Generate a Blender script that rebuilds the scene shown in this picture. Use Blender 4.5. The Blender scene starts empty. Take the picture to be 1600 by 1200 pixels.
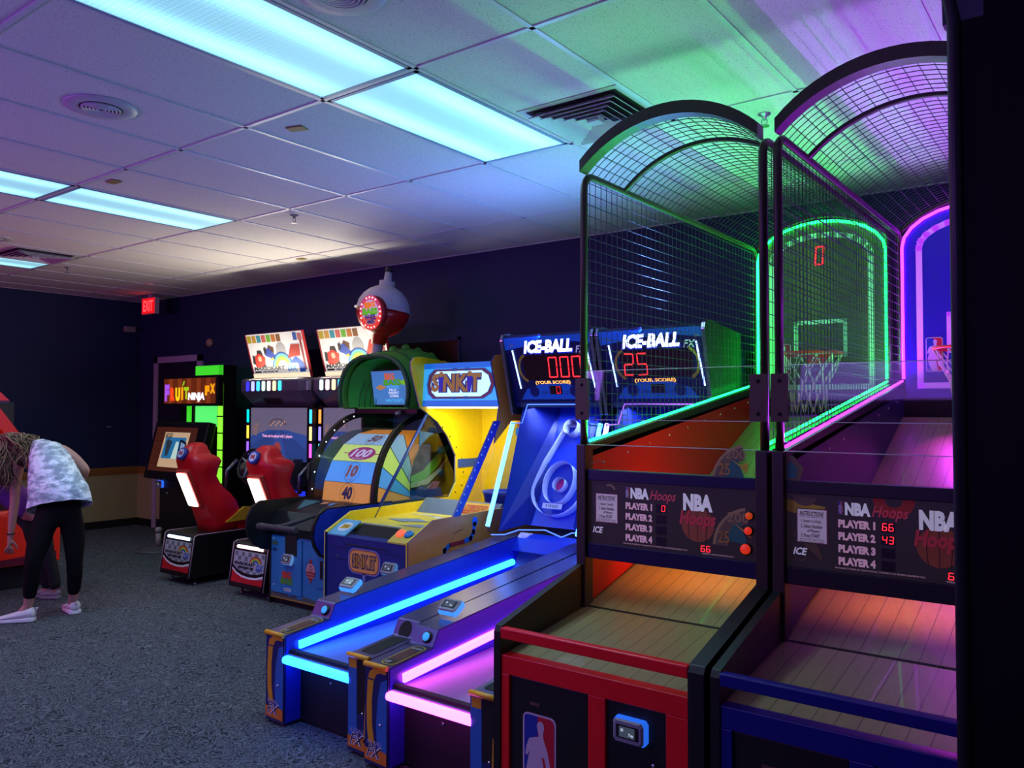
import bpy, bmesh, math, random
from mathutils import Vector, Matrix
random.seed(7)
SC = bpy.context.scene
COL = SC.collection
# ------------------------------------------------------------------ camera
cam_d = bpy.data.cameras.new('camera')
cam_d.sensor_width = 36.0
cam_d.lens = 36.0 * 1259.67 / 1600.0
cam_d.clip_start = 0.05
cam = bpy.data.objects.new('camera', cam_d)
COL.objects.link(cam)
_y, _p, _r = 0.645667, 0.031619, 0.0025416
_f = Vector((-math.sin(_y) * math.cos(_p), math.cos(_y) * math.cos(_p), math.sin(_p)))
_rt = Vector((math.cos(_y), math.sin(_y), 0))
_up = _rt.cross(_f)
_r2 = _rt * math.cos(_r) + _up * math.sin(_r)
_u2 = -_rt * math.sin(_r) + _up * math.cos(_r)
cam.matrix_world = Matrix(((_r2.x, _u2.x, -_f.x, 0), (_r2.y, _u2.y, -_f.y, 0), (_r2.z, _u2.z, -_f.z, 1.584), (0, 0, 0, 1)))
SC.camera = cam
# ------------------------------------------------------------------ world: dim violet light spilling in from the open side of the hall
w = bpy.data.worlds.new('hall_glow')
SC.world = w
w.use_nodes = True
bg = w.node_tree.nodes['Background']
bg.inputs[0].default_value = (0.34, 0.27, 0.62, 1)
bg.inputs[1].default_value = 0.10
SC.view_settings.view_transform = 'Standard'
SC.view_settings.look = 'None'
SC.view_settings.gamma = 1.0
SC.view_settings.use_curve_mapping = False
SC.view_settings.exposure = 0.0
SC.cycles.max_bounces = 6
SC.cycles.transparent_max_bounces = 24
SC.cycles.sample_clamp_indirect = 6.0


def area_lamp(name, loc, target, size, power, color, size_y=None, spread=180):
    d = bpy.data.lights.new(name, 'AREA')
    d.energy = power
    d.color = color
    d.size = size
    if size_y:
        d.shape = 'RECTANGLE'
        d.size_y = size_y
    d.spread = math.radians(spread)
    o = bpy.data.objects.new(name, d)
    COL.objects.link(o)
    o.location = loc
    o.rotation_euler = (Vector(target) - Vector(loc)).to_track_quat('-Z', 'Y').to_euler()
    return o


def strip_lamp(name, p0, p1, toward, width, power, color, spread=150):
    """the light thrown by a long LED strip from p0 to p1"""
    p0, p1 = Vector(p0), Vector(p1)
    xa = (p1 - p0).normalized(); z = -Vector(toward).normalized(); z = (z - xa * z.dot(xa)).normalized(); ya = z.cross(xa)
    d = bpy.data.lights.new(name, 'AREA'); d.shape = 'RECTANGLE'; d.size = (p1 - p0).length; d.size_y = width; d.energy = power; d.color = color; d.spread = math.radians(spread)
    o = bpy.data.objects.new(name, d); COL.objects.link(o)
    c = (p0 + p1) / 2
    o.matrix_world = Matrix(((xa.x, ya.x, z.x, c.x), (xa.y, ya.y, z.y, c.y), (xa.z, ya.z, z.z, c.z), (0, 0, 0, 1)))
    return o


HEADER_W, BOARD_W, MARQ_W, FIX_W = 17.0, 24.0, 20.0, 10.0
# added fill lamps out of view, washing the ceiling pink and violet
area_lamp('ceiling_fill_uplight', (-8.6, -1.2, 1.9), (-8.0, .6, 3.05), 1.6, 50, (1.0, .12, .66), .5)
area_lamp('ceiling_fill_uplight', (-5.2, -1.2, 1.9), (-4.8, .8, 3.05), 1.6, 54, (.36, .13, 1.0), .5)
area_lamp('ceiling_fill_uplight', (-1.6, -1.6, 1.9), (-1.6, .6, 3.05), 1.6, 20, (.36, .13, 1.0), .5)
# ------------------------------------------------------------------ materials
MATS = {}


def lin(h):
    if isinstance(h, str):
        c = [int(h[i:i + 2], 16) / 255 for i in (0, 2, 4)]
        return [x / 12.92 if x <= 0.04045 else ((x + 0.055) / 1.055) ** 2.4 for x in c]
    return list(h)


def mat(name, col, rough=0.5, metal=0.0, em=None, es=0.0, ns=18.0, na=0.12, bump=0.0, spec=0.5, coat=0.0):
    if name in MATS:
        return MATS[name]
    m = bpy.data.materials.new(name)
    m.use_nodes = True
    nt = m.node_tree
    b = nt.nodes['Principled BSDF']
    c = lin(col) + [1]
    b.inputs['Base Color'].default_value = c
    b.inputs['Roughness'].default_value = rough
    b.inputs['Metallic'].default_value = metal
    b.inputs['Specular IOR Level'].default_value = spec
    b.inputs['Coat Weight'].default_value = coat
    if em is not None:
        b.inputs['Emission Color'].default_value = lin(em) + [1]
        b.inputs['Emission Strength'].default_value = es
    if na > 0:
        tc = nt.nodes.new('ShaderNodeTexCoord')
        nz = nt.nodes.new('ShaderNodeTexNoise')
        nz.inputs['Scale'].default_value = ns
        nz.inputs['Detail'].default_value = 3
        nt.links.new(tc.outputs['Object'], nz.inputs['Vector'])
        mx = nt.nodes.new('ShaderNodeMix')
        mx.data_type = 'RGBA'
        mx.inputs[6].default_value = [x * (1 - na) for x in c[:3]] + [1]
        mx.inputs[7].default_value = [min(1, x * (1 + na)) for x in c[:3]] + [1]
        nt.links.new(nz.outputs['Fac'], mx.inputs[0])
        nt.links.new(mx.outputs[2], b.inputs['Base Color'])
        if bump > 0:
            bp = nt.nodes.new('ShaderNodeBump')
            bp.inputs['Strength'].default_value = bump
            bp.inputs['Distance'].default_value = 0.01
            nt.links.new(nz.outputs['Fac'], bp.inputs['Height'])
            nt.links.new(bp.outputs['Normal'], b.inputs['Normal'])
    MATS[name] = m
    return m


def glow(name, col, es):
    """a lit lamp or lit sign face"""
    return mat(name, [min(1, x) * 0.6 for x in lin(col)], 0.4, em=col, es=es, na=0)


def clear(name, tint=(1, 1, 1), refl=0.02, rough=0.03):
    if name in MATS:
        return MATS[name]
    m = bpy.data.materials.new(name)
    m.use_nodes = True
    nt = m.node_tree
    nt.nodes.clear()
    out = nt.nodes.new('ShaderNodeOutputMaterial')
    tr = nt.nodes.new('ShaderNodeBsdfTransparent')
    tr.inputs[0].default_value = list(tint) + [1]
    gl = nt.nodes.new('ShaderNodeBsdfGlossy')
    gl.inputs['Roughness'].default_value = rough
    lw = nt.nodes.new('ShaderNodeLayerWeight')
    lw.inputs[0].default_value = 0.25
    mt = nt.nodes.new('ShaderNodeMath')
    mt.operation = 'MULTIPLY_ADD'
    mt.inputs[1].default_value = 0.12
    mt.inputs[2].default_value = refl
    nt.links.new(lw.outputs['Fresnel'], mt.inputs[0])
    mx = nt.nodes.new('ShaderNodeMixShader')
    nt.links.new(mt.outputs[0], mx.inputs[0])
    nt.links.new(tr.outputs[0], mx.inputs[1])
    nt.links.new(gl.outputs[0], mx.inputs[2])
    nt.links.new(mx.outputs[0], out.inputs[0])
    MATS[name] = m
    return m


# ------------------------------------------------------------------ geometry collector
ORG = [Vector((0, 0, 0))]
OFF = [Vector((0, 0, 0))]
_TXT = {}


def text_geo(s, bold=0.0):
    k = (s, bold)
    if k in _TXT:
        return _TXT[k]
    cu = bpy.data.curves.new('lettering', 'FONT')
    cu.body = s
    cu.resolution_u = 2
    cu.fill_mode = 'FRONT'
    cu.offset = bold
    ob = bpy.data.objects.new('lettering', cu)
    COL.objects.link(ob)
    dg = bpy.context.evaluated_depsgraph_get()
    me = bpy.data.meshes.new_from_object(ob.evaluated_get(dg))
    vs = [v.co.copy() for v in me.vertices]
    fs = [list(p.vertices) for p in me.polygons]
    bpy.data.objects.remove(ob)
    bpy.data.curves.remove(cu)
    bpy.data.meshes.remove(me)
    x0 = min(v.x for v in vs); x1 = max(v.x for v in vs)
    y0 = min(v.y for v in vs); y1 = max(v.y for v in vs)
    vs = [((v.x - x0) / (x1 - x0), (v.y - y0) / (y1 - y0)) for v in vs]
    _TXT[k] = (vs, fs)
    return _TXT[k]


class G:
    def __init__(s):
        s.v = []; s.f = []; s.m = []; s.s = []; s.mats = []

    def mi(s, m):
        if m not in s.mats:
            s.mats.append(m)
        return s.mats.index(m)

    def add(s, vs, fs, m, smooth=False):
        n = len(s.v)
        s.v += [Vector(q) + OFF[0] for q in vs]
        k = s.mi(m)
        for f in fs:
            s.f.append([i + n for i in f]); s.m.append(k); s.s.append(smooth)
        return s

    def poly(s, pts, m):
        return s.add(pts, [list(range(len(pts)))], m)

    def box(s, a, b, m):
        (x0, y0, z0), (x1, y1, z1) = a, b
        return s.add([(x0, y0, z0), (x1, y0, z0), (x1, y1, z0), (x0, y1, z0), (x0, y0, z1), (x1, y0, z1), (x1, y1, z1), (x0, y1, z1)],
                     [(0, 3, 2, 1), (4, 5, 6, 7), (0, 1, 5, 4), (1, 2, 6, 5), (2, 3, 7, 6), (3, 0, 4, 7)], m)

    def obox(s, o, u, v, w, m):
        """box from corner o along the three edge vectors"""
        o, u, v, w = map(Vector, (o, u, v, w))
        P = [o, o + u, o + u + v, o + v]
        return s.add(P + [p + w for p in P], [(0, 3, 2, 1), (4, 5, 6, 7), (0, 1, 5, 4), (1, 2, 6, 5), (2, 3, 7, 6), (3, 0, 4, 7)], m)

    def prism(s, prof, a0, a1, m, axis='x', edge=None):
        def P(a, q):
            return (a, q[0], q[1]) if axis == 'x' else ((q[0], a, q[1]) if axis == 'y' else (q[0], q[1], a))
        n = len(prof)
        vs = [P(a0, q) for q in prof] + [P(a1, q) for q in prof]
        s.add(vs, [list(range(n))[::-1], list(range(n, 2 * n))], m)
        s.add(vs, [(i, (i + 1) % n, n + (i + 1) % n, n + i) for i in range(n)], edge or m)
        return s

    def tube(s, pts, r, m, n=8, closed=False, flat=None):
        pts = [Vector(p) for p in pts]
        N = len(pts)
        rs = r if isinstance(r, (list, tuple)) else [r] * N
        vs = []; up = None
        for i, p in enumerate(pts):
            a = pts[(i - 1) % N] if (closed or i > 0) else p
            b = pts[(i + 1) % N] if (closed or i < N - 1) else p
            t = (b - a).normalized()
            if up is None:
                up = Vector((0, 0, 1)) if abs(t.z) < 0.9 else Vector((0, 1, 0))
                up = (up - t * up.dot(t)).normalized()
            else:
                up = (up - t * up.dot(t))
                up = up.normalized() if up.length > 1e-6 else t.orthogonal().normalized()
            sd = t.cross(up)
            for k in range(n):
                an = 2 * math.pi * (k + 0.5) / n
                vs.append(p + (up * math.cos(an) * (flat or 1) + sd * math.sin(an)) * rs[i])
        fs = []
        for i in range(N if closed else N - 1):
            j = (i + 1) % N
            for k in range(n):
                l = (k + 1) % n
                fs.append((i * n + k, i * n + l, j * n + l, j * n + k))
        s.add(vs, fs, m, n > 4)
        if not closed:
            s.add([], [], m)
            base = len(s.v) - len(vs)
            k = s.mi(m)
            for ring in (list(range(n))[::-1], [(N - 1) * n + q for q in range(n)]):
                s.f.append([base + q for q in ring]); s.m.append(k); s.s.append(False)
        return s

    def lathe(s, prof, c, m, n=24, ax=None, smooth=True):
        """prof = (radius, height) list turned about axis ax through c"""
        c = Vector(c); ax = Vector(ax or (0, 0, 1)).normalized()
        e1 = ax.orthogonal().normalized(); e2 = ax.cross(e1)
        vs = []
        for r, h in prof:
            for k in range(n):
                a = 2 * math.pi * k / n
                vs.append(c + ax * h + (e1 * math.cos(a) + e2 * math.sin(a)) * max(r, 1e-4))
        fs = [(i * n + k, i * n + (k + 1) % n, (i + 1) * n + (k + 1) % n, (i + 1) * n + k) for i in range(len(prof) - 1) for k in range(n)]
        s.add(vs, fs, m, smooth)
        base = len(s.v) - len(vs); kk = s.mi(m)
        for ring in (list(range(n))[::-1], [(len(prof) - 1) * n + q for q in range(n)]):
            s.f.append([base + q for q in ring]); s.m.append(kk); s.s.append(False)
        return s

    def ell(s, c, r, m, nu=20, nv=12, rot=None):
        c = Vector(c); vs = []
        for j in range(nv + 1):
            b = math.pi * j / nv
            for i in range(nu):
                a = 2 * math.pi * i / nu
                q = Vector((max(math.sin(b), 1e-3) * math.cos(a) * r[0], max(math.sin(b), 1e-3) * math.sin(a) * r[1], math.cos(b) * r[2]))
                vs.append(c + (rot @ q if rot else q))
        fs = [(j * nu + i, j * nu + (i + 1) % nu, (j + 1) * nu + (i + 1) % nu, (j + 1) * nu + i) for j in range(nv) for i in range(nu)]
        return s.add(vs, fs, m, True)

    def loft(s, rings, m, n=16, cap=True):
        """rings = (centre, half-axis a, half-axis b)"""
        vs = []
        for c, a, b in rings:
            c, a, b = Vector(c), Vector(a), Vector(b)
            for k in range(n):
                t = 2 * math.pi * k / n
                vs.append(c + a * math.cos(t) + b * math.sin(t))
        N = len(rings)
        fs = [(i * n + k, i * n + (k + 1) % n, (i + 1) * n + (k + 1) % n, (i + 1) * n + k) for i in range(N - 1) for k in range(n)]
        if cap:
            fs += [list(range(n))[::-1], [(N - 1) * n + k for k in range(n)]]
        return s.add(vs, fs, m, True)

    def build(s, name, parent=None, bevel=0.0, fix=True, seg=2):
        me = bpy.data.meshes.new(name)
        org = ORG[0] if parent is not None else Vector((0, 0, 0))
        me.from_pydata([v - org for v in s.v], [], s.f)
        for q in s.mats:
            me.materials.append(q)
        for i, p in enumerate(me.polygons):
            p.material_index = s.m[i]
            p.use_smooth = s.s[i]
        me.update()
        if fix:
            bm = bmesh.new(); bm.from_mesh(me)
            bmesh.ops.recalc_face_normals(bm, faces=bm.faces)
            bm.to_mesh(me); bm.free()
        o = bpy.data.objects.new(name, me)
        COL.objects.link(o)
        if parent is not None:
            o.parent = parent
        if bevel:
            b = o.modifiers.new('edge', 'BEVEL')
            b.width = bevel; b.segments = seg; b.limit_method = 'ANGLE'; b.angle_limit = 0.6
            b.harden_normals = False
        return o


SEG = {'0': 'abcdef', '1': 'bc', '2': 'abged', '3': 'abgcd', '4': 'fgbc', '5': 'afgcd', '6': 'afgedc', '8': 'abcdefg', '9': 'abcdfg'}


class Art:
    """flat printed artwork on the plane o + u*a + v*b, user extents W x H"""
    def __init__(s, g, o, u, v, W, H, lift=0.0012):
        s.g = g; s.o = Vector(o); s.u = Vector(u); s.v = Vector(v); s.W = W; s.H = H
        s.n = s.u.cross(s.v).normalized(); s.l = lift

    def P(s, a, b, l=1):
        return s.o + s.u * (a / s.W) + s.v * (b / s.H) + s.n * (s.l * l)

    def poly(s, pts, m, l=1):
        s.g.poly([s.P(a, b, l) for a, b in pts], m); return s

    def rect(s, x0, y0, x1, y1, m, l=1, r=0):
        if r <= 0:
            return s.poly([(x0, y0), (x1, y0), (x1, y1), (x0, y1)], m, l)
        pts = []
        for cx, cy, a0 in ((x1 - r, y0 + r, -90), (x1 - r, y1 - r, 0), (x0 + r, y1 - r, 90), (x0 + r, y0 + r, 180)):
            for k in range(5):
                a = math.radians(a0 + k * 22.5)
                pts.append((cx + r * math.cos(a), cy + r * math.sin(a)))
        return s.poly(pts, m, l)

    def circ(s, cx, cy, rx, ry, m, l=1, n=24, a0=0, a1=360):
        k = n if a1 - a0 >= 360 else n + 1
        pts = [(cx + rx * math.cos(math.radians(a0 + (a1 - a0) * i / n)), cy + ry * math.sin(math.radians(a0 + (a1 - a0) * i / n))) for i in range(k)]
        return s.poly(pts, m, l)

    def ring(s, cx, cy, r0, r1, m, l=1, n=24, a0=0, a1=360, asp=1.0):
        vs = []; 
        for i in range(n + 1):
            a = math.radians(a0 + (a1 - a0) * i / n)
            for r in (r0, r1):
                vs.append(s.P(cx + r * math.cos(a), cy + r * asp * math.sin(a), l))
        s.g.add(vs, [(2 * i, 2 * i + 1, 2 * i + 3, 2 * i + 2) for i in range(n)], m); return s

    def line(s, pts, w, m, l=1):
        for (ax, ay), (bx, by) in zip(pts[:-1], pts[1:]):
            d = Vector((bx - ax, by - ay)); d = d.normalized() if d.length else Vector((1, 0))
            nx, ny = -d.y * w / 2, d.x * w / 2
            ax2, ay2, bx2, by2 = ax - d.x * w / 2, ay - d.y * w / 2, bx + d.x * w / 2, by + d.y * w / 2
            s.poly([(ax2 - nx, ay2 - ny), (bx2 - nx, by2 - ny), (bx2 + nx, by2 + ny), (ax2 + nx, ay2 + ny)], m, l)
        return s

    def text(s, t, x0, y0, x1, y1, m, l=2, shear=0.0, bold=0.0, arch=0.0):
        vs, fs = text_geo(t, bold)
        P = [s.P(x0 + (x1 - x0) * a + shear * (b - 0.5) * (y1 - y0), y0 + (y1 - y0) * b + arch * (1 - (2 * a - 1) ** 2), l) for a, b in vs]
        s.g.add(P, fs, m); return s

    def seg(s, t, x0, y0, x1, y1, m, l=2, w=0.16, slant=0.08):
        n = len(t); cw = (x1 - x0) / n
        for i, ch in enumerate(t):
            if ch not in SEG:
                continue
            a0 = x0 + i * cw + cw * 0.12; a1 = x0 + (i + 1) * cw - cw * 0.12
            T = (a1 - a0) * w; h = y1 - y0; ym = (y0 + y1) / 2
            def q(pts):
                s.poly([(a + slant * (b - ym), b) for a, b in pts], m, l)
            for sg in SEG[ch]:
                if sg in 'adg':
                    yy = {'a': y1 - T / 2, 'd': y0 + T / 2, 'g': ym}[sg]
                    q([(a0 + T * .8, yy - T / 2), (a1 - T * .8, yy - T / 2), (a1 - T * .8, yy + T / 2), (a0 + T * .8, yy + T / 2)])
                else:
                    xx = a0 if sg in 'fe' else a1 - T
                    b0, b1 = (ym + T * .3, y1 - T * .3) if sg in 'fb' else (y0 + T * .3, ym - T * .3)
                    q([(xx, b0), (xx + T, b0), (xx + T, b1), (xx, b1)])
        return s


def tag(o, label=None, cat=None, group=None, kind=None):
    if label: o['label'] = label
    if cat: o['category'] = cat
    if group: o['group'] = group
    if kind: o['kind'] = kind
    return o


def thing(name, label, cat, loc, group=None):
    o = bpy.data.objects.new(name, None)
    o.empty_display_size = 0.1
    COL.objects.link(o)
    o.location = loc
    ORG[0] = Vector(loc)
    return tag(o, label, cat, group)


def struct(o):
    o['kind'] = 'structure'
    return o


def lerp(a, b, t):
    return a + (b - a) * t


def arc(cx, cz, rx, rz, a0, a1, n):
    return [(cx + rx * math.cos(math.radians(lerp(a0, a1, i / n))), cz + rz * math.sin(math.radians(lerp(a0, a1, i / n)))) for i in range(n + 1)]


def seglabel(o, label):
    o['label'] = label
    return o


# shared paints
BLK = mat('black_paint', '141216', 0.42)
BLKM = mat('black_matte', '0b0a0d', 0.8)
STEEL = mat('brushed_steel', 'b8bcc4', 0.28, 1.0)
WHITE = mat('white_print', 'e6e4ea', 0.5, na=0.03)
CHROME = mat('chrome', 'd8dade', 0.12, 1.0)
GREYP = mat('grey_plastic', '8a8f98', 0.45)
ACR = clear('clear_acrylic', (0.93, 0.94, 0.96), 0.012)
SMOKE = clear('thin_glass', (0.97, 0.97, 0.98), 0.02)
LEDRED = glow('red_led', (1.0, 0.02, 0.03), 2.2)
LEDRED2 = glow('red_led_soft', (1.0, 0.01, 0.015), 0.9)
READERBLUE = glow('reader_blue', (0.02, 0.16, 0.9), 0.8)


def card_reader(par, o, u, v, lit=READERBLUE, name='card_reader'):
    """rounded card reader box with a small tilted screen; o = centre on the surface, u right, v up (unit vectors)"""
    o, u, v = Vector(o), Vector(u), Vector(v)
    n = u.cross(v)
    g = G()
    W, H, D = 0.062, 0.042, 0.035
    rings = []
    for d, k in ((0.0, 1.0), (0.4, 1.0), (0.8, 0.93), (1.0, 0.8)):
        rings.append([(o + n * D * d + u * W * k * cx + v * H * k * cy) for cx, cy in ((-1, -.7), (-.85, -1), (.85, -1), (1, -.7), (1, .7), (.85, 1), (-.85, 1), (-1, .7))])
    vs = [p for r in rings for p in r]
    g.add(vs, [(i * 8 + k, i * 8 + (k + 1) % 8, (i + 1) * 8 + (k + 1) % 8, (i + 1) * 8 + k) for i in range(2) for k in range(8)], lit)
    g.add(vs, [(16 + k, 16 + (k + 1) % 8, 24 + (k + 1) % 8, 24 + k) for k in range(8)] + [list(range(24, 32))], GREYP)
    c = g.build(name, par)
    g = G()
    a = Art(g, o + n * (D + .001) - u * W * .68 - v * H * .5, u * W * 1.36, v * H * 1.05, 100, 60, 0.0006)
    a.rect(0, 0, 100, 60, BLK, 1)
    a.rect(14, 6, 84, 54, mat('reader_screen', '3a424c', 0.2, em='5a6a78', es=0.35, na=0), 2)
    a.text('$5', 22, 30, 34, 44, glow('reader_text', 'd8e8ff', 1.0), 3)
    a.text('Tap', 56, 12, 78, 28, glow('reader_text', 'd8e8ff', 1.0), 3)
    g.build('reader_screen', c)
    return c
# ------------------------------------------------------------------ room shell
XL, YB, ZC = -10.77, 5.777, 3.048
XR, YF = 1.6, -5.0


def carpet():
    m = bpy.data.materials.new('carpet'); m.use_nodes = True
    nt = m.node_tree; b = nt.nodes['Principled BSDF']; L = nt.links.new
    tc = nt.nodes.new('ShaderNodeTexCoord')
    n1 = nt.nodes.new('ShaderNodeTexNoise'); n1.inputs['Scale'].default_value = 9; n1.inputs['Detail'].default_value = 2; n1.inputs['Distortion'].default_value = 2.2
    wv = nt.nodes.new('ShaderNodeMath'); wv.operation = 'PINGPONG'; wv.inputs[1].default_value = 0.06
    n2 = nt.nodes.new('ShaderNodeTexNoise'); n2.inputs['Scale'].default_value = 240; n2.inputs['Detail'].default_value = 3
    L(tc.outputs['Object'], n1.inputs['Vector']); L(tc.outputs['Object'], n2.inputs['Vector'])
    L(n1.outputs['Fac'], wv.inputs[0])
    r = nt.nodes.new('ShaderNodeMapRange'); r.inputs[2].default_value = 0.06
    L(wv.outputs[0], r.inputs[0])
    mx = nt.nodes.new('ShaderNodeMix'); mx.data_type = 'RGBA'
    mx.inputs[6].default_value = lin('1e2229') + [1]; mx.inputs[7].default_value = lin('82888e') + [1]
    L(r.outputs[0], mx.inputs[0])
    m2 = nt.nodes.new('ShaderNodeMix'); m2.data_type = 'RGBA'; m2.blend_type = 'MULTIPLY'; m2.inputs[0].default_value = 0.6
    cr = nt.nodes.new('ShaderNodeValToRGB'); cr.color_ramp.elements[0].position = 0.32; cr.color_ramp.elements[1].position = 0.68
    L(n2.outputs['Fac'], cr.inputs[0]); L(mx.outputs[2], m2.inputs[6]); L(cr.outputs[0], m2.inputs[7])
    L(m2.outputs[2], b.inputs['Base Color'])
    b.inputs['Roughness'].default_value = 0.95; b.inputs['Specular IOR Level'].default_value = 0.1
    bp = nt.nodes.new('ShaderNodeBump'); bp.inputs['Strength'].default_value = 0.6; bp.inputs['Distance'].default_value = 0.006
    L(n2.outputs['Fac'], bp.inputs['Height']); L(bp.outputs['Normal'], b.inputs['Normal'])
    return m


def tiles():
    m = bpy.data.materials.new('ceiling_tile'); m.use_nodes = True
    nt = m.node_tree; b = nt.nodes['Principled BSDF']; L = nt.links.new
    tc = nt.nodes.new('ShaderNodeTexCoord')
    n1 = nt.nodes.new('ShaderNodeTexNoise'); n1.inputs['Scale'].default_value = 150; n1.inputs['Detail'].default_value = 4
    cr = nt.nodes.new('ShaderNodeValToRGB')
    cr.color_ramp.elements[0].position = 0.30; cr.color_ramp.elements[0].color = lin('86848a') + [1]
    cr.color_ramp.elements[1].position = 0.42; cr.color_ramp.elements[1].color = lin('cdcacb') + [1]
    L(tc.outputs['Object'], n1.inputs['Vector']); L(n1.outputs['Fac'], cr.inputs[0]); L(cr.outputs[0], b.inputs['Base Color'])
    b.inputs['Roughness'].default_value = 0.85; b.inputs['Specular IOR Level'].default_value = 0.15
    bp = nt.nodes.new('ShaderNodeBump'); bp.inputs['Strength'].default_value = 0.35; bp.inputs['Distance'].default_value = 0.004
    L(n1.outputs['Fac'], bp.inputs['Height']); L(bp.outputs['Normal'], b.inputs['Normal'])
    return m


NAVY = mat('navy_wall_paint', '0c2048', 0.7, ns=60, na=0.18, bump=0.05)
BEIGE = mat('olive_wainscot', 'a09a6c', 0.7, ns=40, na=0.1)
WOODT = mat('brown_chair_rail', '94682a', 0.5, ns=30, na=0.25)
BASEB = mat('black_baseboard', '0c0b0c', 0.6)
struct(G().poly([(XL, YF, 0), (XR, YF, 0), (XR, YB, 0), (XL, YB, 0)], carpet()).build('floor', fix=False))
struct(G().box((XL, YF, ZC), (XR, YB, ZC + 0.05), tiles()).build('ceiling'))
struct(G().box((XL - .12, YB, 0), (XR, YB + .12, ZC), NAVY).build('wall_back'))
struct(G().box((XL - .12, YF, 0), (XL, YB, ZC), NAVY).build('wall_left'))
# wainscot, chair rails, baseboards
struct(G().box((XL, YF, .1), (XL + .015, YB, .70), BEIGE).build('trim_1'))
struct(G().box((XL, YB - .015, .1), (-10.36, YB, .70), BEIGE).build('trim_2'))
g = G()
for k in range(4):
    g.box((XL, YF, .70 + k * .025), (XL + .022 + .004 * (k % 2), YB, .722 + k * .025), WOODT)
struct(g.build('trim_3'))
g = G()
for k in range(4):
    g.box((XL, YB - .022 - .004 * (k % 2), .70 + k * .025), (-10.36, YB, .722 + k * .025), WOODT)
struct(g.build('trim_4'))
struct(G().box((XL, YF, 0), (XL + .02, YB, .1), BASEB).build('baseboard_left'))
struct(G().box((XL, YB - .02, 0), (-10.36, YB, .1), BASEB).build('baseboard_back'))
# door on the back wall near the corner, dark service window further along
FRM = mat('grey_door_frame', 'a8a4b4', 0.5)
g = G()
g.box((-10.36, YB - .03, 0), (-10.27, YB + .01, 2.27), FRM).box((-9.33, YB - .03, 0), (-9.24, YB + .01, 2.27), FRM).box((-10.36, YB - .03, 2.19), (-9.24, YB + .01, 2.27), FRM)
d1 = struct(thing('door_1', None, None, (-9.8, YB, 0)))
g.build('door_frame', d1)
DOORP = mat('dark_door_paint', '14142a', 0.55)
g = G(); g.box((-10.27, YB - .012, 0), (-9.33, YB + .005, 2.19), DOORP)
g.box((-10.27, YB - .016, .12), (-9.33, YB - .012, .7), BEIGE)
g.build('door_panel', d1)
G().tube([(-9.42, YB - .012, 1.0), (-9.42, YB - .06, 1.0), (-9.54, YB - .06, 1.0)], .011, STEEL).build('door_handle', d1)
w1 = struct(thing('window_1', None, None, (-6.1, YB, 1.2)))
G().box((-7.2, YB - .006, 1.15), (-4.99, YB + .006, 2.24), mat('dark_window_glass', '050508', 0.25)).build('window_pane', w1)
g = G()
for a, b in (((-7.23, YB - .012, 1.12), (-7.2, YB, 2.27)), ((-4.99, YB - .012, 1.12), (-4.96, YB, 2.27)), ((-7.23, YB - .012, 2.24), (-4.96, YB, 2.27)), ((-7.23, YB - .012, 1.12), (-4.96, YB, 1.15))):
    g.box(a, b, NAVY)
g.build('window_frame', w1)
# ceiling T-bar grid
TBAR = mat('white_tbar', 'c6c4cc', 0.35)
X0, Y0, TW, TL = -3.599, 2.4735, 0.6096, 1.2192
g = G()
i = -12
for i in range(-12, 9):
    x = X0 + i * TW
    if XL < x < XR:
        g.box((x - .011, YF, ZC - .006), (x + .011, YB, ZC + .01), TBAR)
for j in range(-6, 4):
    y = Y0 + j * TL
    if YF < y < YB:
        g.box((XL, y - .011, ZC - .006), (XR, y + .011, ZC + .01), TBAR)
g.box((XL, YB - .02, ZC - .005), (XR, YB, ZC + .01), TBAR).box((XL, YF, ZC - .005), (XL + .02, YB, ZC + .01), TBAR)
struct(g.build('trim_5'))


def lens_mat():
    m = bpy.data.materials.new('fixture_lens'); m.use_nodes = True
    nt = m.node_tree; b = nt.nodes['Principled BSDF']; L = nt.links.new
    tc = nt.nodes.new('ShaderNodeTexCoord'); sp = nt.nodes.new('ShaderNodeSeparateXYZ')
    L(tc.outputs['Object'], sp.inputs[0])

    def mth(op, a, bb=None, c=None):
        n = nt.nodes.new('ShaderNodeMath'); n.operation = op
        for i, q in enumerate((a, bb, c)):
            if q is None: continue
            if isinstance(q, (int, float)): n.inputs[i].default_value = q
            else: L(q, n.inputs[i])
        return n.outputs[0]
    ax = mth('ABSOLUTE', sp.outputs[0])
    d = mth('DIVIDE', mth('SUBTRACT', ax, 0.185), 0.075)
    tube = mth('POWER', 2.718, mth('MULTIPLY', mth('MULTIPLY', d, d), -1.0))
    ay = mth('ABSOLUTE', sp.outputs[1])
    end = mth('SUBTRACT', 1.0, mth('POWER', mth('DIVIDE', ay, 0.66), 5.0))
    # prismatic lens cells
    vx = mth('PINGPONG', mth('MULTIPLY', sp.outputs[0], 90.0), 1.0)
    vy = mth('PINGPONG', mth('MULTIPLY', sp.outputs[1], 90.0), 1.0)
    cell = mth('MULTIPLY_ADD', mth('MULTIPLY', vx, vy), 0.35, 0.82)
    st = mth('MULTIPLY', mth('MULTIPLY_ADD', mth('MULTIPLY', tube, end), 1.1, 0.70), cell)
    b.inputs['Base Color'].default_value = (0.5, 0.6, 0.62, 1)
    b.inputs['Emission Color'].default_value = (0.30, 0.82, 1.0, 1)
    L(st, b.inputs['Emission Strength'])
    return m


LENS = lens_mat()
TRIMB = mat('fixture_trim', '8a9cb4', 0.4)


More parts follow.
